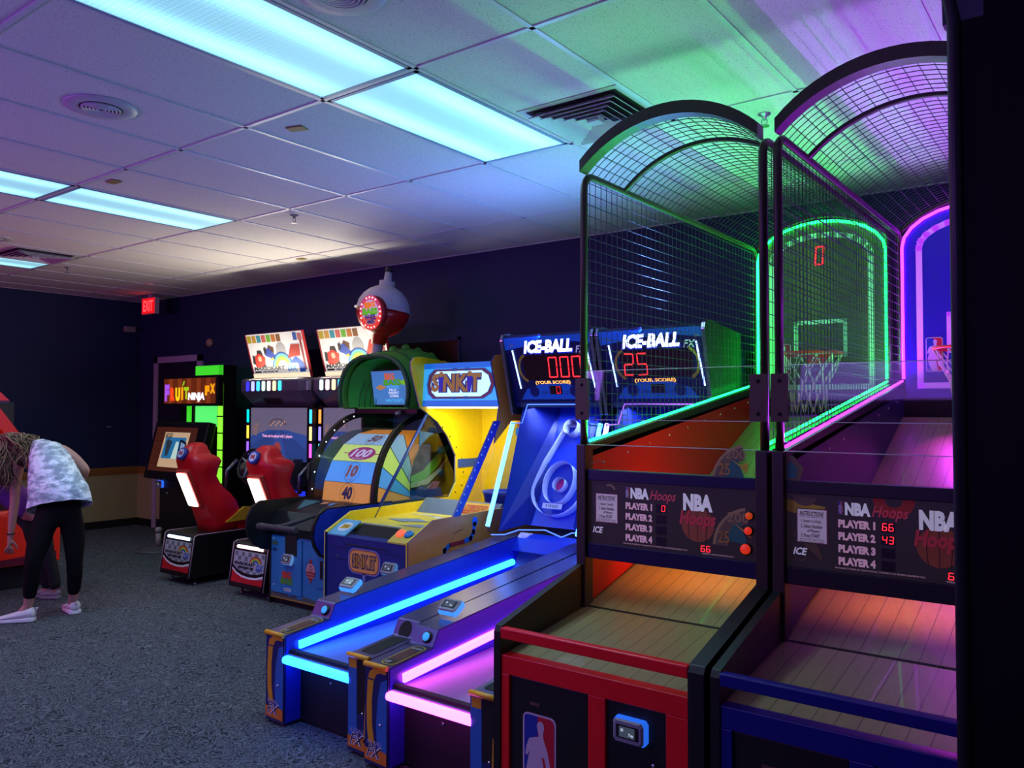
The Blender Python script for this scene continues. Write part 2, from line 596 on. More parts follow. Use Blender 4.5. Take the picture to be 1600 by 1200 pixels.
def fixture(xc, yc, label):
    t = thing('ceiling_light', label, 'ceiling light', (xc, yc, ZC - .012), 'fluorescent ceiling lights')
    a, b = TW / 2 - .014, TL / 2 - .014
    g = G()
    for p, q in (((-a, -b), (-a + .02, b)), ((a - .02, -b), (a, b)), ((-a, -b), (a, -b + .02)), ((-a, b - .02), (a, b))):
        g.box((xc + p[0], yc + p[1], ZC - .008), (xc + q[0], yc + q[1], ZC - .001), TRIMB)
    g.build('light_frame', t)
    G().box((xc - a + .02, yc - b + .02, ZC - .006), (xc + a - .02, yc + b - .02, ZC - .002), LENS).build('diffuser', t)
    lo = area_lamp('ceiling_lamp', (xc, yc, ZC - .02), (xc, yc, 0), TW - .1, FIX_W, (.62, .88, 1.0), TL - .1, 140)
    return t


xa, xb, xc_ = -2.989 + TW / 2, X0 - 3.5 * TW, X0 - 8.5 * TW
fixture(xa, Y0 - TL / 2, 'long blue-white ceiling light cut off by the top edge of the picture')
fixture(xa, Y0 + TL / 2, 'blue-white ceiling light beside the square air vent')
fixture(xb, Y0 - TL / 2, 'ceiling light cut off at the left edge, nearer of the two there')
fixture(xb, Y0 + TL / 2, 'whole blue-white ceiling light in the second row, left part of the ceiling')
fixture(xc_, Y0 + TL / 2, 'farthest thin blue-white ceiling light by the far vent')
for x, y in ((xb, Y0 - 2.5 * TL), (xc_, Y0 - 2.5 * TL), (xa, Y0 - 3.5 * TL)):      # the ceiling lights over the hall behind the photographer
    area_lamp('ceiling_lamp', (x, y, ZC - .02), (x, y, 0), TW - .1, FIX_W, (.62, .88, 1.0), TL - .1, 140)


def vent(xc, yc, label):
    t = thing('air_vent', label, 'air vent', (xc, yc, ZC), 'square ceiling air vents')
    VM = mat('vent_white', 'b9b6be', 0.4)
    h = .285
    g = G(); g.box((xc - h, yc - h, ZC - .004), (xc + h, yc + h, ZC - .001), VM)
    g.build('plate', t)
    G().box((xc - .25, yc - .25, ZC - .0065), (xc + .25, yc + .25, ZC - .004), BLKM).build('duct_opening', t)
    for k in range(6):
        r = .245 - k * .042
        g = G()
        q = r - .030
        lo, hi = ZC - .012, ZC - .034
        g.add([(xc + sx * a, yc + sy * a, z) for a, z in ((r, hi), (q, lo)) for sx, sy in ((-1, -1), (1, -1), (1, 1), (-1, 1))],
              [(i, (i + 1) % 4, 4 + (i + 1) % 4, 4 + i) for i in range(4)], VM)
        o = g.build('louver', t)
        sm = o.modifiers.new('thick', 'SOLIDIFY'); sm.thickness = .0025
    G().box((xc - .03, yc - .03, ZC - .036), (xc + .03, yc + .03, ZC - .008), VM).build('louver', t)
    return t


vent(-2.06, 3.425, 'large square air vent with stepped louvers beside the ceiling light')
vent(-8.22, 3.36, 'far dark square air vent near the left edge')
for x, y, lb in ((-3.926, 1.889, 'round white ceiling speaker grille, upper left'), (-2.161, 1.86, 'round ceiling speaker cut off by the top edge'), (-7.70, 2.80, 'small far round ceiling speaker at the left edge')):
    t = thing('ceiling_speaker', lb, 'ceiling speaker', (x, y, ZC), 'round ceiling speakers')
    SPK = mat('speaker_white', 'b3aeb8', 0.45)
    G().lathe([(.165, 0), (.16, -.008), (.12, -.012), (.10, -.010)], (x, y, ZC), SPK, 32).build('bezel', t)
    G().lathe([(.098, -.0102), (.01, -.0125)], (x, y, ZC), BLKM, 28).build('speaker_cloth', t)
    g = G()
    for k in range(5):
        r = .09 - k * .016
        g.lathe([(r, -.010), (r - .003, -.018), (r - .009, -.018), (r - .012, -.010)], (x, y, ZC), SPK, 28)
    g.build('grille', t)
for x, y, lb in ((-4.954, 3.838, 'fire sprinkler head over the kart games'), (-8.677, 3.86, 'far fire sprinkler head near the last ceiling light'), (-1.379, 3.897, 'green-lit fire sprinkler head above the hoop cage')):
    t = thing('sprinkler', lb, 'fire sprinkler', (x, y, ZC), 'fire sprinklers')
    G().lathe([(.032, 0), (.03, -.006), (.012, -.01), (.01, -.03)], (x, y, ZC), STEEL, 16).build('escutcheon', t)
    G().tube([(x - .012, y, ZC - .03), (x - .016, y, ZC - .045), (x, y, ZC - .06), (x + .016, y, ZC - .045), (x + .012, y, ZC - .03)], .003, STEEL, 6).lathe([(.024, -.060), (.024, -.063)], (x, y, ZC), STEEL, 12).build('deflector', t)
TABM = mat('tan_tab', '8a7340', 0.6)
for x, y, rz, lb in ((-3.388, 2.631, .3, 'small dark hook plate on the ceiling tile by the near light'), (-5.15, 2.568, 0, 'small tan tag on the ceiling beside the second light row'), (-6.339, 5.001, 0, 'small tan tag on the ceiling above the kart games')):
    g = G(); g.obox((x - .05, y - .03, ZC - .008), (.10 * math.cos(rz), .10 * math.sin(rz), 0), (-.06 * math.sin(rz), .06 * math.cos(rz), 0), (0, 0, .007), TABM)
    tag(g.build('ceiling_tag', bevel=.002), lb, 'ceiling tag', 'ceiling tags')
# exit sign, wall speaker, round sensor
t = thing('exit_sign', 'red lit EXIT sign on the ceiling at the far corner', 'exit sign', (-9.95, 5.5, ZC))
g = G(); g.box((-10.05, 5.40, 2.79), (-9.73, 5.46, 3.0), mat('exit_housing', 'a8a0a4', 0.5)).box((-9.93, 5.41, 3.0), (-9.85, 5.45, ZC), mat('exit_housing', 'a8a0a4', 0.5))
g.build('housing', t, bevel=.004)
g = G()
a = Art(g, (-10.045, 5.40, 2.795), (.31, 0, 0), (0, 0, .20), 31, 20)
a.rect(0, 0, 31, 20, glow('exit_red_ground', (0.75, 0.006, 0.01), 1.0), 1)
a.text('EXIT', 4, 3, 27, 17, glow('exit_red', (1, .04, .05), 3.0), 3, bold=.02)
g.build('sign_face', t)
t = thing('wall_speaker', 'small beige speaker box high on the left wall', 'speaker', (XL, 5.60, 2.66))
G().box((XL, 5.53, 2.62), (XL + .07, 5.68, 2.70), mat('beige_plastic', '8d8478', 0.6)).build('speaker_body', t, bevel=.015)
t = thing('wall_sensor', 'small round tan sensor on the back wall above the door', 'sensor', (-9.08, YB, 2.41))
G().lathe([(.055, 0), (.055, .02), (.035, .045), (.01, .05)], (-9.08, YB, 2.41), mat('tan_plastic', 'a08468', 0.6), 20, ax=(0, -1, 0)).build('dome', t)
t = thing('wall_hook', 'tiny pale hook on the left wall', 'hook', (XL, 5.5, 1.36))
G().box((XL, 5.33, 1.335), (XL + .02, 5.39, 1.35), GREYP).build('plate', t)
# tall black game cabinet cutting off the right edge of the picture
t = thing('tall_cabinet', 'tall black cabinet edge filling the far right of the picture', 'game cabinet', (.1, 1.95, 0))
SIDEP = mat('black_laminate', '050406', 0.6, ns=200, na=.3, spec=.2)
G().box((-.250, 1.80, 0), (.55, 2.35, 2.98), SIDEP).build('side_panel', t, bevel=.006)
G().tube([(-.252, 1.80, .0), (-.252, 1.80, 2.36), (-.262, 1.80, 2.42), (-.275, 1.80, 2.5), (-.275, 1.80, 2.98)], .013, mat('grey_edge_trim', '24262c', 0.4), 8).build('edge_trim', t)
G().prism([(1.79, 2.98), (1.79, 2.45), (1.80, 2.36), (1.83, 2.36), (1.83, 2.98)], -.272, -.20, mat('blue_grey_bracket', '2c3a48', 0.45)).build('top_bracket', t)
# ------------------------------------------------------------------ basketball games
PLANK_N = 0


def wood(name, col):
    if name in MATS: return MATS[name]
    m = bpy.data.materials.new(name); m.use_nodes = True
    nt = m.node_tree; b = nt.nodes['Principled BSDF']; L = nt.links.new
    tc = nt.nodes.new('ShaderNodeTexCoord'); sp = nt.nodes.new('ShaderNodeSeparateXYZ'); L(tc.outputs['Object'], sp.inputs[0])
    mp = nt.nodes.new('ShaderNodeMapping'); mp.inputs['Scale'].default_value = (14, 1.2, 14); L(tc.outputs['Object'], mp.inputs[0])
    nz = nt.nodes.new('ShaderNodeTexNoise'); nz.inputs['Scale'].default_value = 5; nz.inputs['Detail'].default_value = 5; L(mp.outputs[0], nz.inputs['Vector'])
    c = lin(col)
    mx = nt.nodes.new('ShaderNodeMix'); mx.data_type = 'RGBA'
    mx.inputs[6].default_value = [q * .78 for q in c] + [1]; mx.inputs[7].default_value = [min(1, q * 1.15) for q in c] + [1]
    L(nz.outputs['Fac'], mx.inputs[0])
    f = nt.nodes.new('ShaderNodeMath'); f.operation = 'MULTIPLY'; f.inputs[1].default_value = 15.5; L(sp.outputs[0], f.inputs[0])
    fr = nt.nodes.new('ShaderNodeMath'); fr.operation = 'FRACT'; L(f.outputs[0], fr.inputs[0])
    gt = nt.nodes.new('ShaderNodeMath'); gt.operation = 'GREATER_THAN'; gt.inputs[1].default_value = 0.955; L(fr.outputs[0], gt.inputs[0])
    m2 = nt.nodes.new('ShaderNodeMix'); m2.data_type = 'RGBA'; m2.inputs[7].default_value = [q * .25 for q in c] + [1]
    L(gt.outputs[0], m2.inputs[0]); L(mx.outputs[2], m2.inputs[6]); L(m2.outputs[2], b.inputs['Base Color'])
    b.inputs['Roughness'].default_value = 0.42; b.inputs['Coat Weight'].default_value = 0.08
    MATS[name] = m
    return m


def nba_logo(a, s=1.0):
    """player silhouette badge in a 100 x 225 field"""
    a.rect(0, 0, 100, 225, mat('badge_white', 'c9b9c6', 0.5, na=.04), 1, r=16)
    RED, BLU = mat('badge_red', 'c4142c', 0.5), mat('badge_blue', '16309c', 0.5)
    a.rect(5, 5, 52, 220, BLU, 2, r=10)
    a.poly([(46, 5), (46, 220), (83, 220), (92, 216), (95, 207), (95, 18), (92, 9), (83, 5)], RED, 3)
    W = mat('badge_white', 'c9b9c6', 0.5, na=.04)
    a.circ(55, 196, 11, 14, W, 5)
    a.poly([(46, 190), (50, 172), (36, 168), (20, 162), (12, 142), (8, 122), (14, 118), (22, 132), (14, 98), (10, 80), (20, 40), (36, 6), (70, 6), (64, 40), (60, 70), (66, 92), (60, 118), (58, 124), (66, 122), (74, 90), (82, 62), (90, 66), (84, 104), (76, 138), (66, 162), (62, 176), (64, 188)], W, 4)
    a.circ(84, 52, 15, 16, W, 6)
    a.text('NBA', 10, 10, 36, 20, W, 6)


def hoops(x0, x1, P, label, group, scores, buttons):
    xc = (x0 + x1) / 2
    t = thing('basketball_game', label, 'basketball game', (xc, 2.45, 0), group)
    C1, STR, INN = P['bars'], P['strip'], P['inner']
    yP, yB, zT = 3.06, 5.2, 2.64
    # base: side panels, front frame, doors
    for s, (a, b) in (('l', (x0, x0 + .03)), ('r', (x1 - .055, x1))):
        G().prism([(2.44, 0), (2.44, .74), (2.455, .762), (yP, .915), (yP, 0)], a, b, BLK).build('side_panel', t, bevel=.003)
    G().box((x0 + .004, yP, 0), (x1 - .004, 5.55, .70), BLKM).build('rear_body', t)
    fx0, fx1 = x0 + .03, x1 - .055
    def px(x): return x0 + (x + 1.92)
    d1a, d1b, d2a, d2b = px(-1.852), px(-1.505), px(-1.436), px(-1.206)
    g = G()
    g.box((fx0, 2.447, .585), (fx1, 2.50, .655), C1)
    for a, b in ((fx0, d1a), (d1b, d2a), (d2b, fx1)):
        g.box((a, 2.447, .03), (b, 2.49, .585), C1)
    g.box((fx0, 2.447, .0), (fx1, 2.49, .03), C1)
    g.build('front_frame', t, bevel=.003)
    G().box((fx0, 2.440, .716), (fx1, 2.475, .757), C1).build('ball_stop_bar', t, bevel=.005)
    for nm, a, b in (('logo', d1a, d1b), ('reader', d2a, d2b)):
        d = G().box((a + .002, 2.458, .032), (b - .002, 2.49, .583), BLK).build('access_door', t, bevel=.003)
        if nm == 'logo':
            g = G(); w_ = .148
            A = Art(g, (a + .058, 2.4575, .13), (w_, 0, 0), (0, 0, w_ * 2.25), 100, 225, .0006)
            nba_logo(A); g.build('player_badge', d)
            G().lathe([(.008, 0), (.008, .006), (.003, .008)], (a + .275, 2.458, .30), CHROME, 12, ax=(0, -1, 0)).build('door_lock', d)
            G().box((a + .09, 2.455, .492), (a + .135, 2.458, .503), mat('brown_sticker', '5a3a30', .6)).build('sticker', d)
        else:
            card_reader(d, ((a + b) / 2 - .015, 2.458, .50), (1, 0, 0), (0, 0, 1))
            G().lathe([(.008, 0), (.008, .006), (.003, .008)], (b - .05, 2.458, .40), CHROME, 12, ax=(0, -1, 0)).build('door_lock', d)
    # plank floor and ramp
    ix0, ix1 = x0 + .03, x1 - .055
    WD = wood('maple_planks', '94835a')
    def slab(nm, y0, z0, y1, z1):
        return G().prism([(y0, z0), (y1, z1), (y1, z1 - .02), (y0, z0 - .02)], ix0, ix1, WD).build(nm, t)
    slab('plank_floor', 2.475, .652, 3.045, .722)
    G().prism([(3.045, .724), (3.06, .726), (3.06, .70), (3.045, .70)], ix0, ix1, BLKM).build('floor_seam', t)
    slab('plank_floor', 3.06, .724, 3.545, .845)
    slab('plank_ramp', 3.55, .850, 5.14, 1.545)
    # inner cheeks
    for s, a in ((-1, ix0), (1, ix1)):
        xx = (a - .004, a + .004) if s < 0 else (a - .004, a + .004)
        ck = G().prism([(yP + .02, .735), (3.545, .855), (5.2, 1.56), (5.2, 1.70), (yP + .02, 1.40)], xx[0], xx[1], INN).build('inner_cheek', t)
        o = x0 + .002 if s < 0 else x1 - .008
        G().prism([(yP, .70), (5.4, .70), (5.4, 1.72), (yP, 1.40)], o, o + .006, BLKM).build('outer_skin', t)
        for k in range(9):
            y = lerp(3.2, 5.0, k / 8)
            G().ell((a - s * .006, y, lerp(1.345, 1.63, k / 8)), (.005, .006, .006), CHROME, 8, 6).build('rivet', ck)
    # uprights
    PST = mat('post_black', '2c2118', 0.4)
    for a in ((x0 - .004, x0 + .042), (x1 - .046, x1 + .002)):
        G().box((a[0], 3.03, 0), (a[1], 3.10, 1.43), PST).build('upright_post', t, bevel=.004)
    # score panel
    p0, p1 = x0 + .042, x1 - .046
    NB = P['beam']
    G().box((p0, 3.045, .935), (p1, 3.09, 1.0), NB).build('cross_beam', t, bevel=.003)
    G().box((p0, 3.045, 1.275), (p1, 3.09, 1.322), NB).build('cross_beam', t, bevel=.003)
    sp = G().box((p0, 3.058, 1.0), (p1, 3.075, 1.275), P['panel']).build('score_panel', t)
    score_art(sp, p0, p1, P, scores, buttons)
    # acrylic stops
    G().box((p0, 3.05, 1.322), (p1, 3.056, 1.43), ACR).build('acrylic_stop', t)
    G().box((p0 - .01, 3.05, 1.54), (p1 + .01, 3.056, 1.755), ACR).build('acrylic_stop', t)
    g = G(); g.box((p0, 3.049, 1.4285), (p1, 3.057, 1.4315), mat('acrylic_edge', 'a0a4a8', .3, em='80848a', es=.12, na=0)); g.box((p0, 3.049, 1.7535), (p1, 3.057, 1.7565), mat('acrylic_edge', 'a0a4a8')); g.box((p0, 3.049, 1.5385), (p1, 3.057, 1.5415), mat('acrylic_edge', 'a0a4a8'))
    g.build('acrylic_edge', t)
    g = G()   # coin decals printed inside the acrylic
    A = Art(g, (p0, 3.0485, 1.322), (p1 - p0, 0, 0), (0, 0, .108), 100, 14.2, .0004)
    if P['coin']:
        coin(A, 96, -3, 20, P)
        A.text('25', 80, 1, 86, 7, mat('coin_gold', 'c08a2a', .5), 3)
        A.line([(2, 3), (8, 5), (12, 4)], .5, mat('coin_dark', '6e5e42', .6), 1)
    else:
        A.poly([(0, 0), (7, 0), (9, 6), (4, 12), (0, 12)], mat('coin_dark', '6e5e42', .6), 1)
        A.poly([(1, 1), (5, 1), (6, 6), (3, 9), (1, 8)], mat('coin_teal', '1f8a7a', .5), 2)
    g.build('acrylic_decal', t)
    for a in (x0 - .002, x1 - .062):
        g = G(); g.box((a, 3.02, 1.54), (a + .064, 3.03, 1.722), mat('bracket_brown', '4a3420', .5))
        for zz in (1.57, 1.695):
            g.ell((a + .032, 3.018, zz), (.008, .005, .008), BLKM, 8, 6)
        g.build('post_bracket', t)
    # cage: side hoops of bent tube
    for xx in (x0 + .018, x1 - .018):
        path = [(xx, yP, 1.42)] + [(xx, yP, 2.55)] + [(xx, yP + .07 - .07 * math.cos(a), 2.57 + .07 * math.sin(a)) for a in [math.radians(q) for q in (15, 35, 55, 75, 90)]] + [(xx, 5.13, zT)] + [(xx, 5.13 + .07 * math.sin(a), 2.57 + .07 * math.cos(a)) for a in [math.radians(q) for q in (20, 45, 70, 90)]] + [(xx, yB, 1.72)]
        G().tube(path, .017, PST, 8).build('cage_frame', t)
        g = G()
        WIR = mat('cage_wire', '30343a', 0.35, .6)
        n = 43
        for k in range(1, n):
            y = lerp(yP, yB, k / n); zb = lerp(1.44, 1.755, k / n)
            g.tube([(xx, y, zb), (xx, y, zT)], .0016, WIR, 4)
        for k in range(24):
            z = 2.61 - k * .05
            ys = yP if z > 1.45 else None
            y1 = yB
            if z < 1.755:
                y1 = yP + (z - 1.44) / (1.755 - 1.44) * (yB - yP)
            if y1 > yP + .03:
                g.tube([(xx, yP, z), (xx, y1, z)], .0019, WIR, 4)
        g.build('side_mesh', t)
        # sloping rail with LED strip
        G().prism([(yP + .03, 1.375), (yB, 1.69), (yB, 1.745), (yP + .03, 1.43)], xx - .016, xx + .016, BLK).build('sloping_rail', t)
        s = 1 if xx < xc else -1
        G().tube([(xx + s * .012, yP + .03, 1.445), (xx + s * .012, yB - .02, 1.757)], .0065, STR, 6).build('light_strip', t)
        strip_lamp('strip_glow', (xx + s * .022, yP + .05, 1.452), (xx + s * .022, yB - .05, 1.757), (s * .22, -.10, 1), .012, P['lampw'], P['lampc'])
    # roof
    hw = (x1 - x0) / 2 - .022
    def roof(x, dz=0):
        q = (x - xc) / hw
        return 2.648 + dz + .155 * math.sqrt(max(0, 1.42 - q * q * 1.42 + .0)) / math.sqrt(1.42)
    def rarc(y, dz=0, n=20):
        R = (hw * hw + .165 ** 2) / (2 * .165)
        th = math.asin(hw / R)
        return [(xc + R * math.sin(lerp(-th, th, k / n)), y, 2.645 + dz + R * math.cos(lerp(-th, th, k / n)) - (R - .165)) for k in range(n + 1)]
    top = rarc(yP - .03, 0); 
    g = G()
    lo, hi = rarc(0, -.005), rarc(0, .047)
    for y0_, y1_ in ((yP - .045, yP + .02),):
        for k in range(20):
            a, b, c, d = lo[k], lo[k + 1], hi[k + 1], hi[k]
            g.add([(a[0], y0_, a[2]), (b[0], y0_, b[2]), (c[0], y0_, c[2]), (d[0], y0_, d[2]), (a[0], y1_, a[2]), (b[0], y1_, b[2]), (c[0], y1_, c[2]), (d[0], y1_, d[2])],
                  [(0, 1, 2, 3), (4, 7, 6, 5), (0, 4, 5, 1), (3, 2, 6, 7)] + ([(0, 3, 7, 4)] if k == 0 else []) + ([(1, 5, 6, 2)] if k == 19 else []), PST)
    g.build('front_arch', t)
    g = G()
    for yy in (3.42,):
        g.tube(rarc(yy, -.006), .011, PST, 6)
    g.build('roof_hoop', t)
    g = G(); g.tube(rarc(yB, -.004), .014, PST, 6); g.build('roof_hoop', t)
    g = G()
    for k in range(1, 43):
        g.tube(rarc(lerp(yP, yB, k / 43), -.002, 14), .0019, WIR, 4)
    base = rarc(yP, 0, 17); bb = rarc(yB, 0, 17)
    for k in range(1, 17):
        g.tube([base[k], bb[k]], .0019, WIR, 4)
    g.build('roof_mesh', t)
    # strip light under the arch, behind its front lip
    tube_l = rarc(yB - .03, -.03)
    G().lathe([(.001, .03), (.016, .026), (.024, .01), (.024, -.012), (.012, -.03)], (xc + P['ball'], yP - .01, 2.835), P['ballm'], 18).build('beacon_ball', t)
    # backboard
    bw = hw - .02
    prof = [(xc - bw, 1.66), (xc + bw, 1.66), (xc + bw, 2.55)] + [(xc + bw * math.cos(math.radians(q)), 2.55 + .215 * math.sin(math.radians(q))) for q in range(15, 180, 15)] + [(xc - bw, 2.55)]
    b = G().prism(prof, yB + .01, yB + .03, P['board'], axis='y').build('backboard', t)
    g = G()
    A = Art(g, (xc - bw, yB + .008, 1.66), (2 * bw, 0, 0), (0, 0, 1.1), 2 * bw * 100, 110, .0005)
    cw = bw * 100
    LIN = P['line']
    path = [(8, 7), (8, 88)] + [(cw + (cw - 8) * math.cos(math.radians(q)), 88 + 15 * math.sin(math.radians(q))) for q in range(165, 0, -15)] + [(2 * cw - 8, 88), (2 * cw - 8, 7), (8, 7)]
    A.line(path, 3.4, LIN, 1)
    A.line([(cw - 15, 27), (cw - 15, 48), (cw + 15, 48), (cw + 15, 27), (cw - 15, 27)], 2.6, LIN, 1)
    A2 = Art(g, A.P(11, 15, 2), A.u * (9 / A.W), A.v * (20 / A.H), 100, 225, .0004)
    nba_logo(A2)
    if scores.get('board'):
        A.seg(scores['board'], cw - 3.6, 84, cw + 3.6, 96, LEDRED, 2)
    g.build('board_art', b)
    # LED strip round the board
    pth = [(xc - bw - .008, yB - .01, 1.77), (xc - bw - .008, yB - .01, 2.55)] + [(xc + (bw + .008) * math.cos(math.radians(q)), yB - .01, 2.55 + .222 * math.sin(math.radians(q))) for q in range(165, 0, -15)] + [(xc + bw + .008, yB - .01, 2.55), (xc + bw + .008, yB - .01, 1.77)]
    G().tube(pth, .009, STR, 6).build('board_light_strip', t)
    g = G(); g.prism(prof, yB + .03, yB + .25, BLKM, axis='y'); g.build('rear_housing', t)
    G().box((x0 + .01, yB + .03, .7), (x1 - .01, 5.5, 1.68), BLKM).build('rear_housing', t)
    # rim and net
    ry, rz, rr = yB - .235, 1.925, .19
    RIM = mat('rim_orange', 'd8361a', .35, em='d8361a', es=.05)
    g = G(); g.tube([(xc + rr * math.cos(a), ry + rr * math.sin(a), rz) for a in [2 * math.pi * k / 28 for k in range(28)]], .009, RIM, 8, closed=True)
    g.box((xc - .07, ry + rr, rz - .045), (xc + .07, yB + .01, rz + .008), RIM)
    rim = g.build('rim', t)
    g = G()
    NET = mat('net_cord', 'cfc6b8', .8)
    def nr(k): return (rr, .155, .115, .10, .098)[k]
    for i in range(12):
        for s in (1, -1):
            pts = []
            for k in range(5):
                a = 2 * math.pi * (i + s * .5 * k) / 12
                pts.append((xc + nr(k) * math.cos(a), ry + nr(k) * math.sin(a), rz - .01 - k * .085))
            g.tube(pts, .0042, NET, 5)
    g.build('net', rim)
    return t


def coin(A, cx, cy, r, P):
    G1, G2, T = mat('coin_gold', 'c08a2a', .5), mat('coin_dark', '6e5e42', .6), mat('coin_teal', '1f6a60', .5)
    A.ring(cx, cy, r * .93, r, mat('coin_rim', 'a8905a', .5), 1, 30, 100, 178)
    A.ring(cx, cy, r * .60, r * .93, G2, 1, 30, 100, 178)
    A.text('200', cx - r * .62, cy + r * .62, cx - r * .08, cy + r * .86, mat('coin_rim', 'a8905a', .5), 2)
    A.poly([(cx - r * .66, cy + r * .15), (cx - r * .1, cy + r * .1), (cx - r * .3, cy + r * .62), (cx - r * .48, cy + r * .55)], T, 2)
    A.poly([(cx - r * .48, cy + r * .62), (cx - r * .02, cy + r * .25), (cx - r * .05, cy + r * .55), (cx - r * .2, cy + r * .45)], mat('coin_yellow', 'd0a814', .5), 3)


def score_art(par, p0, p1, P, scores, buttons):
    g = G()
    A = Art(g, (p0, 3.0575, 1.0), (p1 - p0, 0, 0), (0, 0, .275), 100, 36, .0005)
    LT = mat('panel_lettering', 'd8b8c4', .5, em='f0b8c8', es=.20, na=0)
    LW = mat('panel_white', 'd8d6de', .5, em='e0e0ee', es=.24, na=0)
    PK = mat('panel_script', 'c8505c', .5, em='e0404c', es=.10, na=0)
    def T(s, x0, x1, v0, v1, m, l=3, **k): A.text(s, x0, 36 * (1 - v1), x1, 36 * (1 - v0), m, l, **k)
    # instruction card
    A.rect(5, 36 * .34, 19.5, 36 * .80, mat('card_pink_edge', 'b05068', .6), 1)
    A.rect(5.4, 36 * .35, 19.1, 36 * .79, mat('card_white', 'cfc4cc', .6, em='cfc4cc', es=.16, na=0), 2)
    INK = mat('card_ink', '302838', .6)
    T('INSTRUCTIONS', 6.6, 17.8, .235, .30, INK, bold=.02, shear=.2)
    A.rect(6.4, 36 * .685, 18, 36 * .69, mat('card_blue', '4458a0', .6), 3)
    for s, v, a, b in (('1. Insert Coin(s)', .345, 7, 16.6), ('2. Select Number', .41, 7, 17.2), ('of Players', .475, 10, 16), ('3. Press START', .535, 7, 16)):
        T(s, a, b, v, v + .05, INK, bold=.02)
    T('WAIT FOR NEXT GAME TO BEGIN', 6.4, 18, .60, .625, INK); T('READY TO PLAY ALL GAMES', 6.4, 18, .632, .655, INK)
    T('ICE', 3.6, 9.6, .73, .83, LW, shear=.25, bold=.03)
    # heading
    A2 = Art(g, A.P(24.6, 36 * .76, 2), A.u * .022, A.v * .165, 100, 225, .0003); nba_logo(A2)
    T('NBA', 27.6, 39, .08, .25, LW, bold=.06)
    T('Hoops', 40, 55, .10, .29, PK, shear=.25, bold=.015)
    for k in range(4):
        v = .31 + k * .163
        T('PLAYER %d' % (k + 1), 24.5, 41, v, v + .105, LT, bold=.06)
        A.rect(43.4, 36 * (1 - v - .12), 49.4, 36 * (1 - v + .005), mat('led_window', '140c12', .4), 2)
        d = scores['players'][k]
        if d: A.seg(d, 43.6, 36 * (1 - v - .10), 49.2, 36 * (1 - v - .005), LEDRED, 4)
    # big badge
    A.circ(67.5, 36 * .44, 9.3, 9.0, mat('ball_brown', '8a4a2c', .6, em='a04a20', es=.06, na=0), 1)
    for q in (-.5, 0, .5):
        A.line([(67.5 + q * 9, 36 * .2), (67.5 + q * 12, 36 * .66)], .3, BLK, 2)
    T('NBA', 59.4, 76, .11, .36, LW, l=4, bold=.06)
    T('Hoops', 57.6, 77.6, .36, .63, mat('panel_script_dark', 'a83a40', .5, em='c03038', es=.12, na=0), l=4, bold=.04, shear=.15)
    T('MANUFACTURED BY INNOVATIVE CONCEPTS IN ENTERTAINMENT INC.', 23, 62, .935, .955, LT); T('WEBSITE: WWW.ICEGAME.COM', 70, 87, .955, .975, LT)
    if scores['credit']:
        A.seg(scores['credit'], scores['cx'], 36 * .06, scores['cx'] + 6, 36 * .15, LEDRED, 4)
    if P['coin']:
        coin(A, 97, 6, 21, P)
        A.text('25', 79, 8, 85, 14, mat('coin_gold', 'c08a2a', .5), 5)
        A.ring(14, 30, 3.2, 4.2, mat('coin_rim', 'a8905a', .5), 1, 20, 20, 120)
    else:
        A.circ(7, 34, 14, 8, mat('coin_yellow2', 'c8b21e', .5), 1, 20, 180, 330)
        A.circ(9, 35, 6, 5, mat('coin_dark', '6e5e42', .6), 2, 20, 180, 350)
        A.circ(2, 4, 15, 14, mat('coin_olive', '6c5c34', .6), 1, 20, 0, 95)
        A.text('25', 2, 3, 10, 9, mat('coin_dark', '6e5e42', .6), 2, shear=.3)
        A.ring(49, 36, 4, 9, mat('ring_orange', 'c2481a', .5), 1, 20, 180, 360)
    g.build('panel_art', par)
    for (u, v, r, m, es) in buttons:
        c = A.P(u, 36 * (1 - v))
        G().lathe([(r * 1.25, 0), (r * 1.25, .008), (r, .010)], c, mat('button_collar', '2a1410', .4), 20, ax=(0, -1, 0)).build('button_collar', par)
        G().lathe([(r, .008), (r * .95, .018), (r * .6, .024), (.001, .026)], c, m, 20, ax=(0, -1, 0)).build('start_button', par)


GRN = glow('green_strip', (0.006, 1.0, 0.09), 12)
PUR = glow('purple_strip', (0.50, 0.02, 1.0), 8)
PANEL = mat('score_panel_plum', '2a2425', .35, em='584a4c', es=.06)
PR1 = dict(lampw=17, lampc=(.03, 1.0, .10), bars=mat('red_powder_coat', 'e80a1c', .35), strip=GRN, inner=mat('red_cheek', 'c80200', .4), beam=mat('navy_beam', '0a0a3c', .35), panel=PANEL, coin=True,
           ball=-.075, ballm=mat('blue_ball', '1848b8', .3), board=mat('smoked_board', '5c5832', .25, na=.3, ns=3), line=mat('board_line_mint', 'b0d8b8', .4, em='80e0a0', es=.10, na=0))
PR2 = dict(lampw=19, lampc=(.45, .03, 1.0), bars=mat('blue_powder_coat', '0c0a78', .35), strip=PUR, inner=mat('violet_cheek', '2a1c60', .4), beam=mat('black_beam', '121016', .4), panel=PANEL, coin=False,
           ball=0.04, ballm=mat('black_ball', '100d16', .3), board=mat('blue_board', '2c1c9c', .3), line=mat('board_line_violet', 'd8a8f0', .4, em='c050ff', es=.30, na=0))
ORB = glow('orange_button', (1.0, .10, .015), .35); ORB2 = glow('red_button', (1.0, .04, .015), .5)
hoops(-1.922, -1.072, PR1, 'basketball hoop game with red front bars and green lit cage', 'basketball hoop games',
      dict(players=(' 0', '', '', ''), credit='66', cx=69, board='0'), [(96, .36, .014, ORB, 1), (95.5, .57, .015, ORB2, 1), (94, .83, .020, ORB2, 1)])
